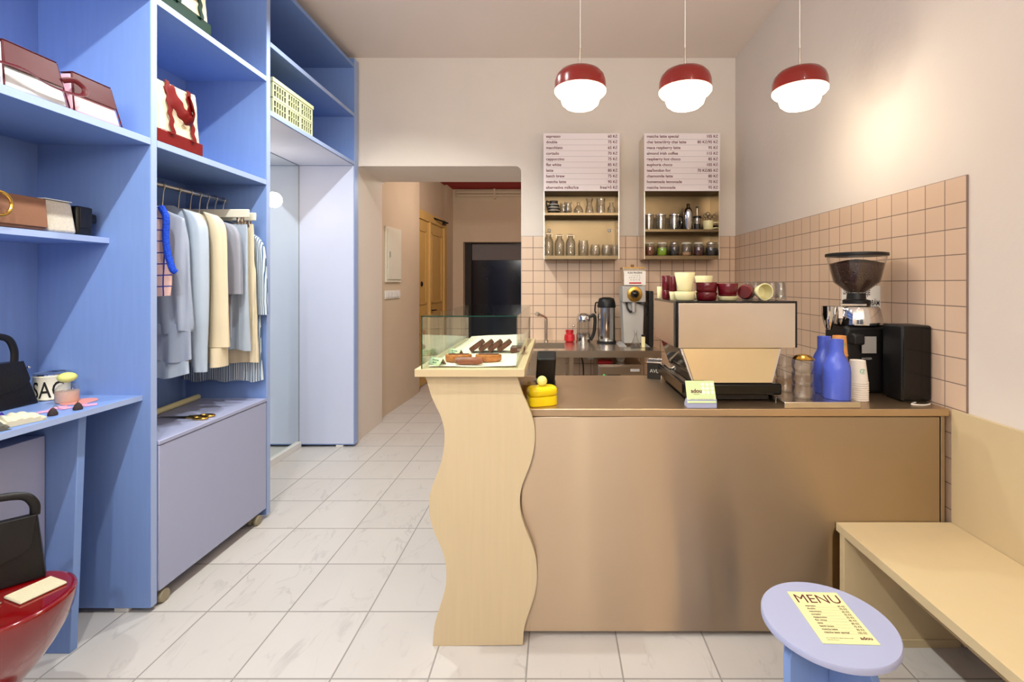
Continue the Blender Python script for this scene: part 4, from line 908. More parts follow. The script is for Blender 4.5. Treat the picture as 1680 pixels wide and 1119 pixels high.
def lying(x, y, r0, r1, h, m, label, rz):
    c = thing('coffee_cup', label, 'cup', (x, y, TZ+r1), rz)
    sl = math.atan2(r1-r0, h)
    mb = MB().lathe(hollow([(r0*0.9,0),(r0,0.004),(r1,h-0.0015),(r1-0.001,h)], 0.0035), n=32)
    mb.xf(Matrix.Translation((0, h*0.5, 0)) @ Matrix.Rotation(PI/2, 4, 'X')); zmin = min(v[2] for v in mb.v)
    mb.build('cup_body', m, c, ang=50)
lying(*[pX(1210, 1236, 2.10)[0], 2.10], 0.030, 0.036, 0.06, 'cup_r', 'oxblood cup lying on its side on the machine', 2.6)
lying(*[pX(1237, 1264, 2.06)[0], 2.06], 0.026, 0.037, 0.05, 'cup_c', 'small cream cup lying open towards the room on the machine', 0.12)
for k in range(5):
    xx = WX(1226+k*13.5, 2.27-0.0*k); 
    cup(xx, 2.27, TZ, 0.026, 0.0185, 0.082, 'tumbler', ['first','second','third','fourth','fifth'][k]+' from the left of the upturned glasses at the right back of the machine', cat='glass')
cup(WX(1281, 2.12), 2.12, TZ, 0.024, 0.018, 0.078, 'tumbler', 'upturned glass nearest the right front corner of the machine top', cat='glass')

# ================================================================ FRONT COUNTER, RIGHT SIDE
FZ = 0.9055
tr = thing('serving_tray', 'brushed brass-toned steel tray holding glasses and blue bottles', 'tray', (0.915, 1.892, FZ))
MB().box(0, 0.305, 0, 0.075, 0, 0.0245).build('tray_front', 'steelp', tr, bevel=0.002); MB().box(0, 0.305, 0.0755, 0.32, 0, 0.0245).build('tray_body', 'steelp', tr, bevel=0.002)
TT = FZ+0.025
def tumbler_stack(x, y, nn, r, names):
    z = TT
    for k in range(nn):
        glassware('tumbler', [(r*0.82,0),(r*0.9,0.005),(r,0.026),(r,0.052)], x, y, z, names[k], 'glass'); z += 0.0525
    return z
z = tumbler_stack(WX(1318, 1.965), 1.965, 3, 0.044, ['bottom glass of the nearer tumbler stack on the tray', 'middle glass of the nearer tumbler stack on the tray', 'top glass of the nearer tumbler stack on the tray'])
tag(MB().lathe([(0,0),(0.040,0),(0.043,0.004),(0.030,0.016),(0.010,0.022),(0,0.023)], n=28).build('jar_lid', 'gold', loc=(WX(1318, 1.965), 1.965, z+0.0005), ang=50), 'shiny round metal lid on the nearer tumbler stack', 'lid')
z = tumbler_stack(WX(1288, 2.09), 2.09, 3, 0.040, ['bottom glass of the farther tumbler stack beside the machine', 'middle glass of the farther tumbler stack beside the machine', 'top glass of the farther tumbler stack beside the machine'])
def bottle(x, y, label):
    o = MB().lathe(hollow([(0.050,0),(0.053,0.004),(0.053,0.11),(0.050,0.135),(0.038,0.163),(0.028,0.182),(0.0265,0.195),(0.0265,0.238),(0.0275,0.241)], 0.003), n=40).build('water_bottle', 'bluebottle', loc=(x, y, TT), ang=50)
    tag(o, label, 'bottle')
bottle(WX(1372, 1.963), 1.963, 'nearer cobalt blue bottle on the tray'); bottle(WX(1352, 2.078), 2.078, 'farther cobalt blue bottle half hidden behind its twin')
def cupstack(x, y, z, n, r0, r1, h, step, m, label, grp):
    for k in range(n):
        top = k == n-1
        lb = label % ('topmost' if top else 'lowest' if k == 0 else ['', 'second', 'third', 'fourth', 'fifth', 'sixth', 'seventh', 'eighth'][k]+' from the bottom')
        c = thing('paper_cup', lb, 'paper cup', (x, y, z+k*step), 0, grp)
        MB().lathe([(r1,0),(r1+0.0018,0.001),(r1+0.0018,0.004),(r1,0.005),(r0,h),(r0-0.002,h),(r0-0.002,h-0.004),(0,h-0.004),(0,h-0.0045),(r0-0.0025,h-0.0045),(r1-0.001,0.0)], n=32).build('cup_body', m, c, ang=50)
        if top:
            tm = MB(); zz = h*0.55; rr = r1+(r0-r1)*zz/h+0.0008
            for ring, s0_, s1_ in ((0.010, 0.4, 5.6), (0.0045, 3.4, 8.0)):
                pts = [(math.sin(ring*math.cos(a)/rr)*rr, -math.cos(ring*math.cos(a)/rr)*rr, zz+ring*math.sin(a)) for a in [s0_+(s1_-s0_)*q/16 for q in range(17)]]
                tm.tube(pts, 0.0012, 6)
            tm.build('logo', 'mint', c, label='mint green printed swirl')
cupstack(WX(1407, 2.035), 2.035, FZ, 9, 0.0295, 0.0395, 0.095, 0.0092, 'cup_w', 'white paper cup, %s, of the upturned stack beside the blue bottles', 'upturned white paper cups beside the bottles')
cupstack(WX(1377, 2.10), 2.10, FZ, 8, 0.0265, 0.033, 0.088, 0.0255, 'kraft', 'kraft paper cup, %s, of the tall stack behind the blue bottles', 'upturned kraft paper cups behind the bottles')
# coffee grinder with hopper
gcx, gcy = 1.405, 2.215
g = thing('coffee_grinder', 'black espresso grinder with a clear hopper full of beans', 'coffee grinder', (gcx, gcy, FZ))
b_ = lambda z: z-FZ
MB().box(-0.095, 0.10, -0.075, 0.10, 0, b_(1.215)).build('grinder_body', 'black', g, bevel=0.02, seg=4)
MB().lathe([(0,b_(1.2155)),(0.105,b_(1.2155)),(0.106,b_(1.225)),(0.095,b_(1.285)),(0.088,b_(1.296)),(0,b_(1.298))], n=48).build('collar', 'chrome', g, ang=50)
MB().lathe([(0,b_(1.2985)),(0.056,b_(1.2985)),(0.056,b_(1.325)),(0.040,b_(1.33)),(0.038,b_(1.358)),(0,b_(1.358))], n=36).build('hopper_neck', 'black', g)
MB().lathe([(0.036,b_(1.3585)),(0.094,b_(1.408)),(0.122,b_(1.528)),(0.120,b_(1.528)),(0.092,b_(1.409)),(0.034,b_(1.360)),(0.034,b_(1.3585)),(0.036,b_(1.3585))], n=48).build('hopper', 'glass', g, ang=50)
bm_ = MB().lathe([(0,b_(1.361)),(0.033,b_(1.361)),(0.0905,b_(1.4095)),(0.1105,b_(1.495)),(0.08,b_(1.503)),(0.04,b_(1.512)),(0,b_(1.516))], n=48)
bm_.build('coffee_beans', 'beans', g, ang=70, label='dark roasted beans in the hopper')
MB().lathe([(0,b_(1.5285)),(0.127,b_(1.5285)),(0.128,b_(1.532)),(0.127,b_(1.542)),(0.11,b_(1.545)),(0,b_(1.545))], n=48).build('hopper_lid', 'black', g)
MB().box(-0.03, 0.035, -0.0875, -0.0852, b_(1.09), b_(1.165)).build('display', 'greymetal', g, label='small grey display plate')
tm = MB(); text_mb(tm, 'MAZZER', 0.012, (-0.03, -0.0862, b_(1.062)), bold=0.0003); tm.build('lettering', 'greymetal', g)
MB().box(-0.03, 0.02, -0.14, -0.086, b_(1.13), b_(1.18)).xf(Matrix.Translation((-0.055,0.02,0))).build('dosing_spout', 'black', g, bevel=0.008)
MB().lathe([(0.012,b_(1.19)),(0.022,b_(1.22)),(0.030,b_(1.26)),(0.030,b_(1.298)),(0.028,b_(1.298)),(0.028,b_(1.26)),(0.020,b_(1.22)),(0.010,b_(1.192)),(0.012,b_(1.19))], (-0.14,-0.02,0), 24).build('dosing_funnel', 'chrome', g)
MB().tube([(-0.10,-0.04,b_(1.305)),(-0.04,-0.065,b_(1.305)),(0.0,-0.07,b_(1.305))], 0.006, 8).build('adjuster', 'chrome', g)
MB().box(-0.118, -0.10, -0.062, -0.06, b_(1.245), b_(1.295)).build('paper_tag', 'paper', g)
sp = thing('loudspeaker', 'black box loudspeaker against the tiled side wall on the bar', 'speaker', (1.515, 1.99, FZ))
MB().box(-0.062, 0.062, 0, 0.118, 0.006, 0.320).build('cabinet', 'black', sp, bevel=0.006)
MB().box(-0.058, 0.058, -0.004, -0.0005, 0.010, 0.316).build('grille', 'glossblack', sp, bevel=0.002)
MB().box(-0.05, 0.05, 0.01, 0.11, 0, 0.0055).build('rubber_base', 'black', sp)
tag(MB().tube(smoothpts([(1.50,1.975,FZ+0.003),(1.46,1.945,FZ+0.003),(1.50,1.93,FZ+0.003),(1.54,1.95,FZ+0.003)], 6), 0.0025, 8).build('speaker_cable', 'white'), 'thin pale cable looped in front of the black loudspeaker', 'cable')
# notice on the tiles behind the grinder
nt = thing('wall_notice', 'white handwritten paper notice on the tiles behind the grinder', 'notice', (XR-0.0085, 2.46, 1.30))
MB().box(-0.0015, -0.0002, -0.155, 0.155, -0.10, 0.092).build('paper_sheet', 'paper', nt)
tm = MB()
for k, t_ in enumerate(('ZÁKAZ PRODEJE', 'ALKOHOLU OSOBÁM', 'MLADŠÍM 18 LET')): text_mb(tm, t_, 0.036, (-0.0022, 0.14, 0.045-0.05*k), (0,-1,0), (0,0,1), bold=0.0006, sx=0.83)
tm.build('lettering', 'inkblack', nt)
# loyalty card holder
c = thing('card_holder', 'lavender card holder with a pale green stamp card at the counter edge', 'card holder', (0.588, 1.893, FZ))
MB().prism([(0,0),(0.05,0),(0.05,0.012),(0.03,0.034),(0,0.034)], -0.058, 0.058, 'yz').build('holder', 'lav', c, bevel=0.001)
a0 = Vector((-0.056, 0.012, 0.0345)); uu = Vector((1,0,0)); vv = Vector((0,0.42,1)).normalized(); nn_ = uu.cross(vv)
A = MB(); th = 0.004; cw, chh = 0.115, 0.088; base_ = Vector((-0.0575, 0.004, 0.012))
base_ = Vector((-0.0595, -0.003, 0.022))
q = [base_, base_+uu*cw, base_+uu*cw+vv*chh, base_+vv*chh]
A.add([tuple(p) for p in q]+[tuple(p-nn_*th) for p in q], [(0,1,2,3),(7,6,5,4),(0,4,5,1),(1,5,6,2),(2,6,7,3),(3,7,4,0)])
cd_ = A.build('stamp_card', 'cardgreen', c)
O = base_ + nn_*0.0006; mbk = MB(); dots = MB()
text_mb(mbk, 'adou', 0.022, O+uu*0.018+vv*0.040, uu, vv, bold=0.0006); text_mb(mbk, 'PRAGUE', 0.006, O+uu*0.028+vv*0.032, uu, vv)
text_mb(mbk, 'odměna za deset káv', 0.006, O+uu*0.012+vv*0.012, uu, vv); text_mb(mbk, '10. káva zdarma', 0.006, O+uu*0.065+vv*0.012, uu, vv)
mbk.build('lettering', 'ink', cd_)
for i in range(3):
    for j in range(3):
        cc = O+uu*(0.068+0.018*i)+vv*(0.073-0.016*j)
        dots.add([cc+uu*0.0068*math.cos(2*PI*k/16)+vv*0.0068*math.sin(2*PI*k/16) for k in range(16)], [tuple(range(16))])
dots.build('stamp_fields', 'paper', cd_)
# butter dish, jar and till printer behind the stand
c = thing('butter_dish', 'bright yellow oval box with a pale ball knob on the counter corner', 'box', (-0.052, 1.955, FZ), 0.35)
def oval(mb, a, b, z0, z1, r=0.012, n=48):
    def ring(s_, z): return [( (a-s_)*math.copysign(abs(math.cos(2*PI*k/n))**0.6, math.cos(2*PI*k/n)), (b-s_)*math.copysign(abs(math.sin(2*PI*k/n))**0.6, math.sin(2*PI*k/n)), z) for k in range(n)]
    R = [ring(r*0.5, z0), ring(0, z0+r*0.4)]; R += [ring(0, z1-r)]+[ring(r*(1-math.cos(t)), z1-r+r*math.sin(t)) for t in (0.4, 0.8, 1.2, PI/2)]
    return mb.rings(R)
oval(MB(), 0.060, 0.040, 0, 0.038, 0.004).build('box_body', 'yellow', c, ang=50); oval(MB(), 0.061, 0.041, 0.0385, 0.076, 0.016).build('box_lid', 'yellow', c, ang=60)
MB().lathe([(0.021*math.sin(PI*k/14), -0.021*math.cos(PI*k/14)) for k in range(15)], (0,0,0.096), 24).build('knob', 'paleyellow', c, ang=60, label='pale yellow ball knob')
c = thing('candle_jar', 'glass jar with yellow contents behind the wavy cream panel', 'jar', (-0.122, 2.10, FZ))
MB().lathe(hollow([(0.040,0),(0.043,0.005),(0.043,0.075)], 0.003), n=28).build('jar_body', 'tumbler', c); MB().cyl(0.0385, 0.007, 0.055, n=24).build('jar_contents', 'gold', c)
c = thing('till_screen', 'black slanted back of a till screen beside the cream stand', 'till', (-0.045, 2.34, FZ))
MB().hexa([(-0.05,-0.02,0),(0.045,-0.02,0),(0.045,0.08,0),(-0.05,0.08,0)], [(-0.04,-0.06,0.135),(0.052,-0.06,0.135),(0.052,0.02,0.165),(-0.04,0.02,0.165)]).build('screen_housing', 'black', c, bevel=0.008, seg=3)
MB().box(-0.06, 0.05, -0.10, 0.10, -0.0002, 0.0).build('till_foot', 'black', c)

# ================================================================ MENU ON THE STOOL
TL = [(1290,971.4),(1369.3,972.5),(1445.3,1059.7),(1354,1055.8)]
mz = 0.4565; cc = HH-mz
def onz(x, y, z): d = (HH-z)*KF/(y-VY); return Vector((WX(x, d), d, z))
p0, p1, p2, p3 = [onz(x, y, mz) for x, y in TL]
uu = ((p1-p0)+(p2-p3)).normalized(); vv0 = ((p3-p0)+(p2-p1)).normalized(); ctr = (p0+p1+p2+p3)/4
vv = Vector((-uu.y, uu.x, 0)); vv = vv if vv.dot(-vv0) > 0 else -vv
mw, mh = 0.148, 0.210
mn = thing('menu_card', 'pale yellow printed menu card lying on the lavender stool', 'menu', ctr)
cr = [-uu*mw/2-vv*mh/2, uu*mw/2-vv*mh/2, uu*mw/2+vv*mh/2, -uu*mw/2+vv*mh/2]
MB().add([tuple(p) for p in cr]+[tuple(p+Vector((0,0,0.0012))) for p in cr], [(3,2,1,0),(4,5,6,7),(0,1,5,4),(1,2,6,5),(2,3,7,6),(3,0,4,7)]).build('card', 'menupaper', mn)
O = cr[3]+Vector((0,0,0.0016)); tm = MB(); rm = MB()
text_mb(tm, 'MENU', 0.054, O+uu*0.008-vv*0.050, uu, vv, bold=0.0, sx=0.90)
items = [('espresso','60 Kč'),('double','75 Kč'),('macchiato','65 Kč'),('cortado','70 Kč'),('cappuccino','75 Kč'),('flat white','85 Kč'),('latte','80 Kč'),('batch brew','75 Kč'),('matcha latte','90 Kč'),('matcha latte special','105 Kč')]
for k, (a, b2) in enumerate(items):
    y_ = 0.066+0.0118*k
    text_mb(tm, a, 0.0085, O+uu*0.024-vv*y_, uu, vv, bold=0.0002); text_mb(tm, b2, 0.0085, O+uu*0.138-vv*y_, uu, vv, 'RIGHT', bold=0.0002)
    s_ = O+uu*0.024-vv*(y_+0.0025); rm.add([s_, s_+uu*0.114, s_+uu*0.114-vv*0.0005, s_-vv*0.0005], [(0,1,2,3)])
text_mb(tm, 'we charge for alternative milk', 0.006, O+uu*0.018-vv*0.192, uu, vv); text_mb(tm, 'ask for more', 0.006, O+uu*0.018-vv*0.199, uu, vv)
text_mb(tm, 'adou', 0.016, O+uu*0.108-vv*0.194, uu, vv, bold=0.0005)
tm.build('lettering', 'ink', mn); rm.build('rule_lines', 'rule', mn)
#PART3
# ================================================================ BAGS AND THINGS ON THE LEFT
def shoulder_bag(y0, y1, z, x, h, depth, body, flap, label, strap=True):
    """bag whose front faces the room (+x): flap above, body colour below; y0 nearer the camera"""
    c = thing('shoulder_bag', label, 'bag', (x, (y0+y1)/2, z)); w2 = (y1-y0)/2; i_ = 0.018; lean = 0.03
    MB().hexa([(-depth,-w2,0),(0,-w2,0),(0,w2,0),(-depth,w2,0)], [(-depth+lean,-w2+i_,h),(-lean,-w2+i_,h),(-lean,w2-i_,h),(-depth+lean,w2-i_,h)]).build('bag_body', body, c, bevel=0.008, seg=3)
    k0 = 0.46
    def at(u, t): return (0.002-lean*t, u*(w2-i_*t), h*t)
    def at2(u, t): return (0.007-lean*t, u*(w2-i_*t), h*t)
    F = MB(); A = [at(-1,k0), at(1,k0), at(1,1), at(-1,1)]; B = [at2(-1,k0), at2(1,k0), at2(1,1.02), at2(-1,1.02)]
    F.add(A+B, [(3,2,1,0),(4,5,6,7),(0,1,5,4),(1,2,6,5),(2,3,7,6),(3,0,4,7)])
    F.build('front_flap', flap, c, bevel=0.002)
    T = MB().hexa([(-depth+lean,-w2+i_,h+0.001),(0.007-lean,-w2+i_,h+0.003),(0.007-lean,w2-i_,h+0.003),(-depth+lean,w2-i_,h+0.001)], [(-depth+lean,-w2+i_,h+0.005),(0.007-lean,-w2+i_,h+0.007),(0.007-lean,w2-i_,h+0.007),(-depth+lean,w2-i_,h+0.005)])
    T.build('top_flap', flap, c, bevel=0.002)
    for sgn in (-1, 1):
        MB().tube([(0.003, sgn*(w2+0.0005), 0.002), (0.003-lean*0.5, sgn*(w2+0.0005-i_*0.5), h*0.5), (0.004-lean, sgn*(w2+0.0005-i_), h)], 0.0025, 8).build('piping', flap, c)
    return c, w2
c, w2 = shoulder_bag(1.488, 1.688, 2.0225, -1.725, 0.150, 0.11, 'whitefab', 'burg', 'burgundy and white shoulder bag with looped strap on the upper shelf')
MB().tube(smoothpts([(-0.01,w2-0.012,0.095),(0.0,w2+0.02,0.108),(0.012,w2+0.045,0.088),(0.02,w2+0.03,0.060),(0.024,w2-0.03,0.046),(0.022,0.0,0.050),(0.02,-w2*0.6,0.068),(0.016,-w2-0.03,0.062)], 8), 0.0095, 10, flat=(1.0, 0.25)).build('strap', 'burg', c)
shoulder_bag(1.708, 1.895, 2.0225, -1.728, 0.145, 0.10, 'pinkfab', 'burg', 'burgundy and pink shoulder bag beside the burgundy and white one')
shoulder_bag(1.26, 1.478, 2.0225, -1.735, 0.155, 0.10, 'whitefab', 'burg', 'white bag edge with burgundy trim at the photo left edge, upper shelf')
# narrow shelf bags
NZ = 1.5975
c = thing('shoulder_bag', 'tan brown leather bag with gold ring on the narrow shelf', 'bag', (-1.90, 1.70, NZ))
MB().hexa([(-0.10,-0.15,0),(0.0,-0.15,0),(0.0,0.082,0),(-0.10,0.082,0)], [(-0.09,-0.15,0.122),(-0.008,-0.15,0.122),(-0.012,0.080,0.122),(-0.09,0.080,0.122)]).build('bag_body', 'brown', c, bevel=0.01, seg=3)
MB().box(0.001, 0.006, -0.148, 0.078, 0.012, 0.12).xf(Matrix.Rotation(-0.08, 4, 'Y')).xf(Matrix.Translation((0.001,0,0))).build('front_flap', 'brown', c, bevel=0.003)
MB().tube([(0.028, -0.098+0.037*math.cos(a), 0.075+0.040*math.sin(a)) for a in [2*PI*k/28 for k in range(28)]], 0.0055, 10, close=True).build('ring_handle', 'gold', c, label='gold ring handle')
c = thing('clutch_bag', 'silvery glitter fabric bag between the tan and black bags', 'bag', (-1.905, 1.845, NZ))
MB().hexa([(-0.08,-0.055,0),(0.0,-0.055,0),(0.0,0.055,0),(-0.08,0.055,0)], [(-0.075,-0.055,0.125),(-0.02,-0.055,0.125),(-0.02,0.052,0.125),(-0.075,0.052,0.125)]).build('bag_body', 'silver', c, bevel=0.012, seg=3)
MB().box(-0.077, -0.018, -0.052, 0.050, 0.1255, 0.1285).build('top_trim', 'whitefab', c)
c = thing('clutch_bag', 'small black bag at the right end of the narrow shelf row', 'bag', (-1.915, 1.945, NZ))
MB().box(-0.08, 0.0, -0.038, 0.028, 0, 0.118).build('bag_body', 'blackleather', c, bevel=0.01, seg=3)
MB().box(-0.05, -0.015, 0.0285, 0.062, 0.055, 0.095).build('side_tab', 'black', c, bevel=0.008)
MB().box(0.0005, 0.004, -0.03, 0.02, 0.03, 0.114).build('front_flap', 'blackleather', c, bevel=0.002)
# handbags with arched handle
def arch_bag(x, y0, y1, z, h, depth, hh, label, rz=0, m='blackleather', t_=0.045, hf=0.66):
    c = thing('handbag', label, 'bag', (x, (y0+y1)/2, z), rz); w2 = (y1-y0)/2
    MB().hexa([(-depth,-w2,0),(0,-w2,0),(0,w2,0),(-depth,w2,0)], [(-depth*0.8,-w2+t_,h),(-depth*0.2,-w2+t_,h),(-depth*0.2,w2-t_,h),(-depth*0.8,w2-t_,h)]).build('bag_body', m, c, bevel=0.006, seg=3)
    fl = MB(); lean = depth*0.2/h
    pol = [(-w2+t_+0.002, h+0.002)] + [( -(w2-0.030)*math.cos(a), h*0.60-h*0.22*math.sin(a)) for a in [PI*k/16 for k in range(17)]] + [(w2-t_-0.002, h+0.002)]
    A = [(0.003-lean*p[1], p[0], p[1]) for p in pol]; B = [(0.008-lean*p[1], p[0], p[1]) for p in pol]; n = len(pol)
    fl.add(A+B, [tuple(reversed(range(n))), tuple(range(n, 2*n))]+[(i, (i+1)%n, (i+1)%n+n, i+n) for i in range(n)])
    fl.build('front_flap', m, c, bevel=0.0015, ang=50)
    hw_ = w2*hf
    MB().tube(smoothpts([(-depth*0.5,-hw_,h-0.004),(-depth*0.5,-hw_*0.98,h+hh*0.45),(-depth*0.5,-hw_*0.72,h+hh*0.88),(-depth*0.5,0,h+hh),(-depth*0.5,hw_*0.72,h+hh*0.88),(-depth*0.5,hw_*0.98,h+hh*0.45),(-depth*0.5,hw_,h-0.004)], 7), 0.0125, 12, flat=(0.75, 1.0)).build('handle', 'black', c)
    return c
DZ = 0.9285
c = arch_bag(-2.045, 1.60, 1.888, DZ, 0.172, 0.09, 0.105, 'black leather handbag with thick arched handle on the blue desk')
MB().lathe([(0,-0.006),(0.005,-0.004),(0.006,0),(0.005,0.004),(0,0.006)], (0.0,0.105,0.148), 12).build('side_stud', 'chrome', c)
arch_bag(-1.736, 1.316, 1.576, 0.4525, 0.205, 0.05, 0.075, 'black handbag standing on the glossy red stool', rz=-0.77, t_=0.02, hf=0.80)
# tin with lettering
c = thing('tin_can', 'cream paint tin printed with large black letters on the desk', 'tin', (-2.075, 1.962, DZ))
MB().lathe([(0,0),(0.055,0),(0.056,0.003),(0.055,0.006),(0.055,0.093),(0.0565,0.096),(0.055,0.10),(0,0.10)], n=40).build('tin_body', 'tin', c)
MB().lathe([(0.049,0.1005),(0.0555,0.1005),(0.056,0.105),(0.051,0.108),(0.046,0.104),(0,0.103),(0,0.1005)], n=40).build('tin_lid', 'chrome', c)
MB().tube([(0.0562*math.cos(a), 0.0562*math.sin(a), 0.003) for a in [2*PI*k/40 for k in range(40)]], 0.0022, 6, close=True).build('rim', 'steelp', c)
tm = MB(); text_mb(tm, 'SAC', 0.092, (0,0,0), (1,0,0), (0,0,1), 'CENTER', 0.0006, sx=0.62)
q = []
for x_, y_, z_ in tm.v:
    a = -1.0 + x_/0.0562; q.append((0.0562*math.cos(a)-0.0, 0.0562*math.sin(a), z_+0.013))
tm.v = q; tm.build('lettering', 'inkblack', c)
# domed jar with ball stopper
c = thing('perfume_bottle', 'ribbed pink glass jar with clear dome and lime ball stopper on the desk', 'jar', (-1.946, 1.898, DZ+0.003))
MB().lathe([(0,0),(0.034,0),(0.036,0.006),(0.036,0.042),(0,0.042)], n=40).build('jar_base', 'jarpink', c)
MB().lathe([(0.036,0.0425),(0.034,0.055),(0.026,0.066),(0.012,0.071),(0.010,0.076),(0,0.076)], n=32).build('jar_dome', 'tumbler', c, ang=60)
MB().lathe([(0.020*math.sin(PI*k/16)*1.5, 0.096-0.020*math.cos(PI*k/16)) for k in range(17)], n=32).build('ball_stopper', 'limeball', c, ang=60)
tag(MB().lathe([(0,0),(0.055,0),(0.056,0.001),(0.055,0.0022),(0,0.0022)], n=40).build('coaster', 'coral', loc=(-1.905, 1.905, DZ)), 'flat coral disc under the domed pink jar', 'coaster')
# earrings: pink cut pieces with dark tassels
def earring(x, y, label, rz):
    c = thing('tassel_earring', label, 'earring', (x, y, DZ), rz)
    MB().lathe([(0,0),(0.0135,0),(0.0145,0.006),(0.010,0.018),(0.004,0.026),(0,0.028)], n=20).build('tassel', 'darktassel', c, ang=60)
    MB().tube(smoothpts([(0,0,0.028),(0.004,0.006,0.034),(0.006,0.02,0.022)], 4), 0.001, 6).build('hook', 'gold', c)
earring(-1.80, 1.705, 'dark tassel earring nearer the camera on the desk edge', 0.3); earring(-1.79, 1.785, 'dark tassel earring farther along the desk edge', 1.2)
random.seed(5)
for k in range(5):
    pol = []
    rr = 0.022+0.008*random.random()
    for a in range(12):
        t_ = 2*PI*a/12; r_ = rr*(0.55+0.6*random.random()); pol.append((r_*math.cos(t_)*0.75, r_*math.sin(t_)))
    spx = [(-1.875,1.752),(-1.848,1.80),(-1.835,1.845),(-1.805,1.85),(-1.885,1.81)][k]
    tag(MB().prism(pol, 0, 0.003, 'xy').build('enamel_brooch', 'pinkbits', loc=(spx[0], spx[1], DZ+0.0005), bevel=0.001),
        ['pink enamel piece nearest the camera behind the near tassel', 'pink enamel piece in the middle of the scattered set', 'pink enamel piece between jar and far tassel', 'pink enamel piece right of the far tassel', 'pink enamel piece farthest back, left of the jar'][k], 'brooch')
# fringed fans at the desk edge
def fringe(x, y, L_, W_, m, label, rz, nr=8):
    c = thing('fringe_tassel', label, 'tassel', (x, y, DZ), rz)
    RR = []
    for i in range(13):
        t_ = i/12; sc = 0.55+0.45*math.sin(PI*min(t_*1.15, 1)*0.5); h = 0.030*(0.7+0.5*math.sin(PI*t_))
        ring = []
        N = nr*6
        for k in range(N+1):
            a = PI*k/N; rip = 1+0.13*math.cos(a*nr*2)
            ring.append((t_*L_, -math.cos(a)*W_*0.5*sc*rip, max(0.0006, math.sin(a)*h*rip)))
        RR.append(ring)
    MB().rings(RR).build('fringe', m, c, ang=60)
    MB().tube([(-0.008,0,0.012),(0.004,0,0.014)], [0.006,0.012], 12).build('tassel_cap', 'gold', c)
fringe(-1.858, 1.605, 0.078, 0.135, 'silk_w', 'ivory white fringed tassel at the desk edge', -0.25)
fringe(-1.850, 1.515, 0.075, 0.10, 'silk_g', 'dark olive fringed tassel left of the ivory one', -0.35)
c = thing('glass_dish', 'clear round glass dish by the left photo edge on the desk', 'dish', (-1.97, 1.592, DZ))
MB().lathe(hollow([(0.038,0),(0.042,0.004),(0.043,0.034)], 0.003), n=36).build('dish_body', 'tumbler', c)
c = thing('crystal_flower', 'small violet crystal flower in front of the black handbag', 'ornament', (-1.965, 1.675, DZ))
for k in range(6):
    MB().lathe([(0,0),(0.007,0.007),(0.0,0.018)], (0.011*math.cos(k*PI/3), 0.011*math.sin(k*PI/3), 0.0), 6).build('petal', 'purple', c, ang=20)
MB().lathe([(0,0),(0.006,0.010),(0.0,0.022)], n=8).build('centre', 'purple', c)
# on the red stool
c = thing('pleated_clutch', 'ivory ribbed clutch lying on the glossy red stool', 'clutch', (-1.60, 1.467, 0.4525), 1.234)
MB().box(-0.054, 0.054, -0.044, 0.044, 0, 0.007).build('clutch_body', 'silk_w', c, bevel=0.003)
rb = MB()
for k in range(12): rb.tube([(-0.052, -0.0385+0.007*k, 0.0072), (0.052, -0.0385+0.007*k, 0.0072)], 0.002, 6)
o = rb.build('ribbing', 'silk_w', c); o['kind'] = 'stuff'
c = thing('silver_brooch', 'small silver shell brooch at the end of the ivory clutch', 'brooch', (-1.665, 1.395, 0.4525))
MB().lathe([(0,0),(0.016,0),(0.014,0.005),(0.006,0.009),(0,0.010)], n=20, sx=1.2, sy=0.8).build('shell', 'chrome', c, ang=60)
MB().lathe([(0,0),(0.005,0.002),(0.004,0.006),(0,0.008)], (0.022,0.012,0), 10).build('bead', 'chrome', c)

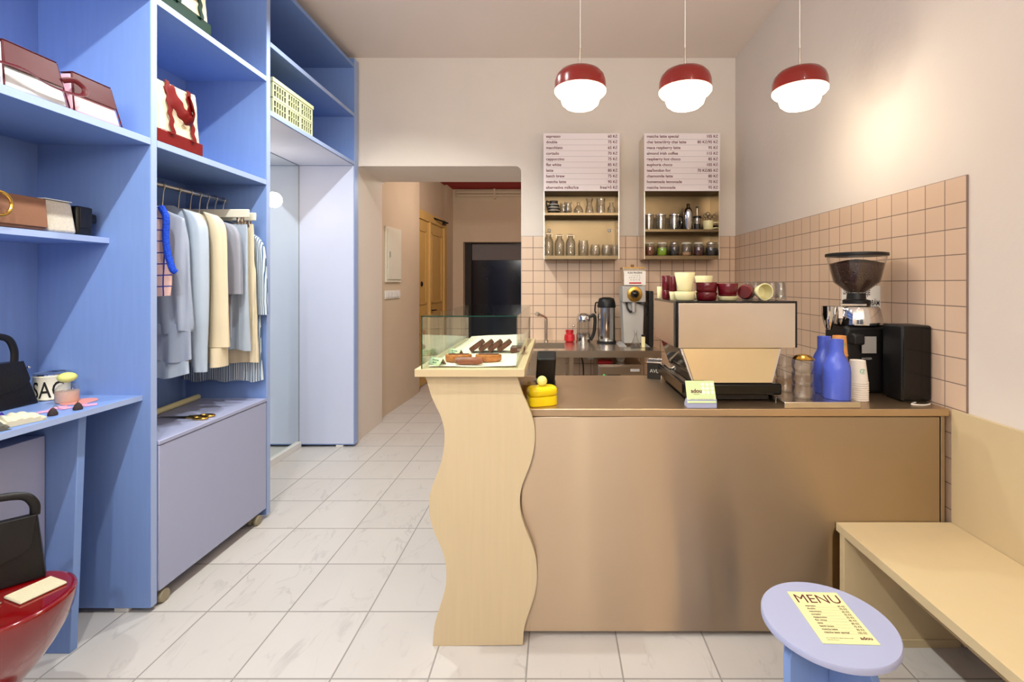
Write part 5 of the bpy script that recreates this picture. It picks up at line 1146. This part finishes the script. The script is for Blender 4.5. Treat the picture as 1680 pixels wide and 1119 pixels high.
# tote bags
def tote(y0, y1, z, x, h, depth, trim, label, rz=0.0):
    c = thing('tote_bag', label, 'bag', (x, (y0+y1)/2, z), rz); w2 = (y1-y0)/2; bh = 0.062
    # crumpled canvas body
    N = 40; RR = []
    for i in range(15):
        t_ = i/14; zz = bh+0.001+(h-bh-0.001)*t_; ring = []
        for k in range(N):
            a = 2*PI*k/N; ca, sa = math.cos(a), math.sin(a)
            X = math.copysign(abs(ca)**0.35, ca)*depth*0.5*(1-0.25*t_); Y = math.copysign(abs(sa)**0.35, sa)*(w2-0.006*t_)
            wr = 0.005*math.sin(3*a*2+5*t_)*math.sin(7*t_+k*0.4)*min(1, t_*4)
            ring.append((X-depth*0.5+wr, Y, zz + (0.006*math.sin(a*3) if i == 14 else 0)))
        RR.append(ring)
    MB().rings(RR).build('bag_body', 'canvas', c, ang=60)
    MB().box(-depth, 0.001, -w2-0.001, w2+0.001, 0, bh).build('leather_base', trim, c, bevel=0.004)
    # wavy straps on the front
    def wavy(y, z0, z1, wd, off, dy=0.0):
        L1 = []; R1 = []; n = 40
        for i in range(n+1):
            t_ = i/n; s_ = math.sin(t_*PI*9)*0.0045; yy = y+dy*t_+s_
            xx = off-0.125*depth*max(0, (z0+(z1-z0)*t_-bh)/(h-bh))
            L1.append((xx, yy-wd, z0+(z1-z0)*t_)); R1.append((xx, yy+wd, z0+(z1-z0)*t_))
        mb = MB(); n_ = len(L1); A = L1+R1
        vs = A+[(p[0]+0.004, p[1], p[2]) for p in A]; fs = []
        for i in range(n):
            a, b, c2, d = i, i+1, n_+i+1, n_+i
            fs += [(a, b, c2, d), (d+2*n_, c2+2*n_, b+2*n_, a+2*n_), (a, a+2*n_, b+2*n_, b), (d, c2, c2+2*n_, d+2*n_)]
        fs += [(0, n_, 3*n_, 2*n_), (n, 2*n_+n, 3*n_+n, n_+n)]
        return mb.add(vs, fs)
    wavy(-w2*0.42, bh*0.85, h+0.004, 0.011, 0.007, -0.018).build('strap', trim, c, ang=60)
    wavy(w2*0.50, bh*0.85, h+0.004, 0.011, 0.007, -0.018).build('strap', trim, c, ang=60)
    # slack handle falling over the front
    P = smoothpts([(-0.006,-w2*0.42-0.016,h*0.93),(0.016,-w2*0.30,h*0.66),(0.024,0.0,h*0.50),(0.022,w2*0.30,h*0.50),(0.012,w2*0.46,h*0.66),(-0.006,w2*0.40,h*0.93)], 8)
    MB().tube(P, [0.020+0.003*math.sin(i*1.1) for i in range(len(P))], 10, flat=(1.15, 0.16)).build('handle', trim, c, ang=60)
    return c
tote(2.064, 2.335, 2.0225, -1.728, 0.285, 0.13, 'redleather', 'cream canvas tote with wavy dark red straps on the middle bay shelf')
tote(2.085, 2.392, 2.6395, -1.728, 0.30, 0.13, 'green', 'cream canvas tote with wavy dark green straps on the top shelf')

# crate
def crate():
    c = thing('folding_crate', 'pale green plastic folding crate on the shelf above the mirror', 'crate', (-1.735, 2.927, 2.4505))
    Lc_, Hc_, Dc_, t = 0.48, 0.224, 0.34, 0.006
    def panel(axis, pos, a0, a1, z0, z1, nb, m='crate'):
        """grille panel: frame plus slats; axis 'x' = facing x"""
        mb = MB()
        def bb(u0, u1, w0, w1, th=t):
            if axis == 'x': mb.box(pos-th, pos, u0, u1, w0, w1)
            else: mb.box(u0, u1, pos, pos+th, w0, w1)
        bb(a0, a1, z0, z0+0.010); bb(a0, a1, z1-0.010, z1)
        nsec = nb; w = (a1-a0)/nsec
        for s_ in range(nsec+1): bb(max(a0, a0+s_*w-0.013), min(a1, a0+s_*w+0.013), z0+0.010, z1-0.010)
        for s_ in range(nsec):
            u0 = a0+s_*w+0.013; u1 = a0+(s_+1)*w-0.013; n = 5
            for k in range(1, n): u = u0+(u1-u0)*k/n; bb(u-0.003, u+0.003, z0+0.010, z1-0.010)
            zm = (z0+z1)/2; bb(u0, u1, zm-0.003, zm+0.003)
        return mb
    for nm_, z0, z1 in (('lower_side', 0.004, 0.098), ('upper_side', 0.104, 0.198)):
        panel('x', 0, 0, Lc_, z0, z1, 3).build(nm_, 'crate', c)
        panel('x', -Dc_+t, 0, Lc_, z0, z1, 3).build(nm_, 'crate', c)
        panel('y', 0, -Dc_+t+0.0005, -t-0.0005, z0, z1, 2).build('end_panel', 'crate', c)
        panel('y', Lc_-t, -Dc_+t+0.0005, -t-0.0005, z0, z1, 2).build('end_panel', 'crate', c)
    MB().box(-0.002, 0.003, 0.0, Lc_, 0.0985, 0.1035).build('hinge_strip', 'crate', c, bevel=0.001)
    MB().box(-Dc_+t+0.004, -t-0.004, t+0.004, Lc_-t-0.004, 0.0045, 0.19).build('hole_shade', 'crate_shade', c, label='dark block painted as the shade inside the crate')  # dark block added behind the slats so the holes look shaded
    r = MB(); e_ = 0.006
    r.box(-0.014, e_, -e_, Lc_+e_, 0.1985, Hc_); r.box(-Dc_-e_, -Dc_+0.014, -e_, Lc_+e_, 0.1985, Hc_); r.box(-Dc_+0.014, -0.014, -e_, 0.014, 0.1985, Hc_); r.box(-Dc_+0.014, -0.014, Lc_-0.014, Lc_+e_, 0.1985, Hc_)
    r.build('rim', 'crate', c, bevel=0.002)
    MB().box(-Dc_+t, -t, t, Lc_-t, 0, 0.0035).build('base', 'crate', c)
crate()

# rod and scissors on the chest
rod = MB().tube([(-2.10,2.80,0.7365),(-2.04,2.20,0.7365)], 0.0155, 20).build('cardboard_tube', 'cup_c'); tag(rod, 'long cream cardboard tube lying at the back of the rolling chest', 'tube')
c = thing('scissors', 'tailoring scissors with gold handles on the rolling chest', 'scissors', (-1.86, 2.41, 0.7205), 0.0)
for s_ in (-1, 1):
    MB().add([(-0.0,0.004*s_,0.003),(-0.15,0.010*s_,0.003),(-0.0,0.016*s_,0.003),(-0.0,0.004*s_,0.006),(-0.15,0.010*s_,0.005),(-0.0,0.016*s_,0.006)], [(0,2,1),(3,4,5),(0,1,4,3),(1,2,5,4),(2,0,3,5)]).build('blade', 'black', c)
    MB().tube([(0.0,0.008*s_,0.006),(0.045,0.016*s_,0.007)], 0.006, 8).build('shank', 'gold', c)
    MB().tube([(0.082+0.034*math.cos(a), 0.024*s_+0.017*math.sin(a), 0.0072) for a in [2*PI*k/22 for k in range(22)]], 0.0055, 8, close=True).build('finger_loop', 'gold', c)
c = None
# ================================================================ CLOTHES ON THE RAIL
def hanger(d, z_sh, label, kind='wire', w=0.19, off=0.0):
    c = thing('clothes_hanger', label, 'hanger', (RX, d, RZ))
    hk = [(0.016*math.cos(a), 0, 0.016*math.sin(a)-0.0005) for a in [(-0.45+1.2*PI*k/10) for k in range(11)]]
    hk = [(0.0155*math.cos(a), 0, 0.0155*math.sin(a)+0.0) for a in [PI*1.05-PI*1.15*k/12 for k in range(13)]]
    neck = z_sh-RZ+0.045
    pts = hk+[(0.006,0,-0.03),(0,0,neck+0.02),(0,0,neck)]
    MB().tube(smoothpts(pts, 3), 0.0022, 8).build('hook', 'steelp', c, label='bent metal hook')
    if kind == 'wire':
        MB().tube(smoothpts([(-w,0,neck-0.055),(-w*0.5,0,neck-0.022),(0,0,neck),(w*0.5,0,neck-0.022),(w,0,neck-0.055)], 4), 0.004, 8).build('shoulder_bar', 'offwhite', c)
    else:
        MB().box(-w, w, -0.008, 0.008, neck-0.045, neck).build('clip_bar', 'offwhite', c, bevel=0.003)
        for sx_ in (-0.75, 0.75):
            for q in (0, 0.022): MB().box(w*sx_-0.006+q, w*sx_+0.006+q, -0.010, 0.010, neck-0.085, neck-0.0455).build('clip', 'chrome', c, bevel=0.002)
    return c
def garment(name, cat, label, d, prof, m, t=0.022, folds=7, amp=0.007, ph=0.0, sleeves=(), trim=None, hem=0.008, seed=0, cx=RX, flare=0.0, neck=0.0):
    """prof: (z, half_left, half_right) from top to bottom about cx; sleeves: lists of (x, dy, z, r)"""
    c = thing(name, label, cat, (cx, d, 0)); N = 72; RR = []
    zt_, zb_ = prof[0][0], prof[-1][0]; n = 34
    for i in range(n+1):
        u = i/n; z = zt_+(zb_-zt_)*u
        hl = interp([(p[0], p[1]) for p in prof], z); hr = interp([(p[0], p[2]) for p in prof], z)
        tt = t*(0.45+0.55*min(1, u*5))*(1+flare*u); am = amp*min(1, u*2.2)*(0.6+0.6*u)
        ring = []
        for k in range(N):
            a = 2*PI*k/N; ca, sa = math.cos(a), math.sin(a)
            x = (hr if ca > 0 else hl)*math.copysign(abs(ca)**0.8, ca)
            y = tt*math.copysign(abs(sa)**0.7, sa)
            fo = math.sin(x*folds*2*PI/0.4+ph+1.3*math.sin(3*u+ph))*am + 0.4*am*math.sin(x*folds*4.7*PI/0.4+2*ph+2*u)
            zz = z + (hem*math.sin(x*38+ph*2)*max(0, (u-0.9)*10) if u > 0.9 else 0)
            if i == 0: zz = z - 0.35*abs(x)*0 
            ring.append((x, y+fo, zz))
        RR.append(ring)
    MB().rings(RR).build('garment_body', m, c, ang=80)
    for s_ in sleeves:
        pts, mm = s_[0], s_[1]
        P = smoothpts([(p[0]-cx, p[1], p[2]) for p in pts], 6); R_ = []
        rs_ = [p[3] for p in pts]
        for i in range(len(P)):
            q = i/6; j = min(int(q), len(rs_)-2); R_.append(rs_[j]+(rs_[j+1]-rs_[j])*(q-j))
        RR = []; ns = 28
        for i, p in enumerate(P):
            u = i/(len(P)-1); ring = []
            for k in range(ns):
                a = 2*PI*k/ns; r = R_[i]*(1+0.10*min(1, u*2)*math.sin(4*a+ph+1.5*u)+0.05*math.sin(7*a+2*ph-2*u))
                ring.append((p[0]+r*math.cos(a), p[1]+0.55*r*math.sin(a), p[2]-0.3*R_[i]*math.cos(a)*max(0, 1-u*6)))
            RR.append(ring)
        MB().rings(RR).build('sleeve', mm, c, ang=80)
    return c
# shoulders follow a slope: wide profile starts a little below the top
def shoulders(zt_, w, drop=0.05): return [(zt_, 0.055, 0.055), (zt_-drop*0.45, w*0.62, w*0.62), (zt_-drop, w*0.93, w*0.93)]
hd = [2.17, 2.27, 2.37, 2.47, 2.55, 2.615, 2.675, 2.735, 2.80]
hn = ['wire hanger holding the pink plaid knit vest', 'wire hanger holding the grey satin blouse', 'wire hanger holding the pale blue satin shirt', 'wire hanger holding the cream shirt',
      'wire hanger holding the narrow brown top', 'wire hanger holding the grey short-sleeved blouse', 'clip hanger holding the blue-grey trousers', 'clip hanger holding the cream pleated skirt', 'wire hanger holding the blue striped dress']
for i, d in enumerate(hd):
    if i == 6: hanger(d, 1.775, hn[i], 'clip', 0.235)
    elif i == 7: hanger(d, 1.765, hn[i], 'clip', 0.235)
    else: hanger(d, 1.735, hn[i], 'wire', 0.15)
# 1 vest
v = garment('knit_vest', 'vest', 'pink knit vest with blue check lines and cobalt trim, nearest on the rail', 2.17, [(1.755,0.165,0.165),(1.735,0.185,0.185),(1.68,0.175,0.175),(1.55,0.18,0.18),(1.46,0.205,0.205),(1.40,0.21,0.205),(1.345,0.205,0.20)], 'pinkplaid', t=0.020, folds=2, amp=0.003, hem=0.002)
tp = smoothpts([(0.163,-0.006,1.752),(0.188,-0.008,1.70),(0.188,-0.010,1.62),(0.197,-0.010,1.54),(0.215,-0.006,1.47),(0.222,0.004,1.455)], 6)
MB().tube(tp, 0.0135, 10).build('armhole_trim', 'bluetrim', v, label='cobalt blue ribbed armhole trim')
# 2 layered satin blouse
v = garment('satin_blouse', 'blouse', 'grey satin layered blouse behind the plaid vest', 2.27, shoulders(1.765, 0.20)+[(1.60,0.20,0.205),(1.40,0.215,0.215),(1.20,0.225,0.225),(1.17,0.225,0.22)], 'greysatin', t=0.024, folds=6, amp=0.006, ph=0.5, hem=0.01)
R2 = garment  # lower ruffle as a part
def ruffle(parent, z0, z1, w0, w1, m, t0=0.026, t1=0.034, ph=0.0, amp=0.008):
    RR = []; N = 72
    for i in range(11):
        u = i/10; z = z0+(z1-z0)*u; w_ = w0+(w1-w0)*u; tt = t0+(t1-t0)*u; ring = []
        for k in range(N):
            a = 2*PI*k/N; x = w_*math.cos(a); y = tt*math.sin(a)+amp*u*math.sin(x*70+ph)
            ring.append((x, y, z+(0.012*math.sin(x*24+ph)*u)))
        RR.append(ring)
    MB().rings(RR).build('ruffle', m, parent, ang=80)
ruffle(v, 1.21, 1.04, 0.215, 0.225, 'greysatin', ph=1.0); ruffle(v, 1.07, 0.965, 0.205, 0.215, 'bluesatin', ph=2.0)
# 3 pale blue satin shirt with long sleeve
garment('satin_shirt', 'shirt', 'pale blue satin long-sleeved shirt with button front', 2.37, shoulders(1.79, 0.175, 0.06)+[(1.55,0.155,0.165),(1.30,0.16,0.17),(1.02,0.175,0.165)], 'bluesatin', t=0.030, folds=5, amp=0.008, ph=1.4,
        sleeves=[([(-1.82,0,1.765,0.035),(-1.775,-0.01,1.68,0.050),(-1.765,-0.015,1.45,0.048),(-1.765,-0.015,1.22,0.046),(-1.765,-0.012,1.06,0.040),(-1.758,-0.012,0.965,0.034)], 'bluesatin')])
# 4 cream shirt
v = garment('cotton_shirt', 'shirt', 'cream long-sleeved shirt with wide cuff beside the satin shirt', 2.47, shoulders(1.79, 0.19, 0.06)+[(1.55,0.18,0.19),(1.30,0.19,0.19),(1.02,0.20,0.18)], 'creamcloth', t=0.030, folds=4, amp=0.008, ph=2.2,
        sleeves=[([(-1.79,0,1.765,0.035),(-1.745,-0.01,1.68,0.045),(-1.735,-0.012,1.45,0.044),(-1.735,-0.012,1.25,0.048),(-1.735,-0.012,1.075,0.055)], 'creamcloth')])
MB().tube([(-1.737+1.955,-0.012,1.072),(-1.735+1.955,-0.012,0.975)], [0.052,0.054], 20, flat=(0.62, 1.0)).build('cuff', 'creamcloth', v)
MB().cyl(0.006, -0.058, -0.052, (0.225,0,1.0), 12, 'y').build('cuff_button', 'offwhite', v)
# 5 brown top
garment('brown_top', 'top', 'narrow brown top squeezed behind the cream shirt', 2.55, shoulders(1.76, 0.17)+[(1.5,0.19,0.195),(1.25,0.20,0.205)], 'browncloth', t=0.012, folds=5, amp=0.006, ph=0.9)
# 6 grey blouse
garment('grey_blouse', 'blouse', 'grey blouse with wide elbow sleeve right of the cream shirt', 2.615, shoulders(1.755, 0.19)+[(1.5,0.17,0.18),(1.25,0.18,0.18),(1.10,0.19,0.185)], 'greycloth', t=0.022, folds=5, amp=0.006, ph=3.1,
        sleeves=[([(-1.80,-0.004,1.735,0.03),(-1.765,-0.008,1.66,0.042),(-1.758,-0.01,1.50,0.045),(-1.758,-0.01,1.345,0.046)], 'greycloth')])
# 7 trousers
garment('trousers', 'trousers', 'blue-grey trousers clipped by the waistband', 2.675, [(1.735,0.19,0.225),(1.70,0.20,0.228),(1.3,0.215,0.235),(1.03,0.22,0.24)], 'greycloth' if 0 else 'bluesatin', t=0.018, folds=4, amp=0.006, ph=4.0)
# 8 pleated skirt
garment('pleated_skirt', 'skirt', 'cream pleated long skirt clipped by the waistband', 2.735, [(1.745,0.17,0.222),(1.70,0.18,0.225),(1.50,0.19,0.228),(1.48,0.195,0.236),(0.95,0.22,0.25)], 'creamcloth', t=0.016, folds=26, amp=0.0035, ph=0.3, hem=0.003)
# 9 striped dress
garment('striped_dress', 'dress', 'pale blue striped long-sleeved dress, last on the rail', 2.795, shoulders(1.72, 0.20)+[(1.5,0.20,0.215),(1.2,0.20,0.22),(0.835,0.23,0.245)], 'stripes', t=0.020, folds=8, amp=0.0055, ph=5.0,
        sleeves=[([(-1.79,-0.004,1.70,0.025),(-1.735,-0.008,1.62,0.032),(-1.715,-0.008,1.42,0.028),(-1.71,-0.008,1.22,0.027)], 'stripes')])

# ================================================================ groups of repeats
GROUPS = {'pendant_lamp': 'red pendant lamps over the bar', 'cake_slice': 'chocolate cake slices in the glass case', 'pastry_slice': 'nut pastry slices in the glass case',
  'price_tag': 'folded price tags in the glass case', 'wall_cabinet': 'steel wall cabinets with price boards', 'ring_hook': 'white ring hooks in the wall cabinet',
  'glass_jug': 'glass jugs in the left wall cabinet', 'tumbler': 'drinking glasses', 'clamp_bottle': 'clamp-top bottles in the left wall cabinet', 'glass_jar': 'open glass jars in the left wall cabinet',
  'glass_teapot': 'glass teapots in the right wall cabinet', 'storage_jar': 'filled storage jars in the right wall cabinet', 'coffee_cup': 'cups and glasses on the espresso machine',
  'water_bottle': 'cobalt blue bottles on the tray', 'tassel_earring': 'dark tassel earrings on the desk', 'enamel_brooch': 'pink enamel pieces on the desk', 'fringe_tassel': 'fringed tassels at the desk edge',
  'tote_bag': 'canvas tote bags on the shelves', 'clothes_hanger': 'hangers on the clothes rail', 'shoulder_bag': 'shoulder bags on the shelves', 'clutch_bag': 'small bags on the narrow shelf', 'handbag': 'black handbags with arched handles'}
for o in SC.objects:
    if o.parent is None and 'category' in o and 'group' not in o:
        k = o.name.split('.')[0]
        if k in GROUPS: o['group'] = GROUPS[k]
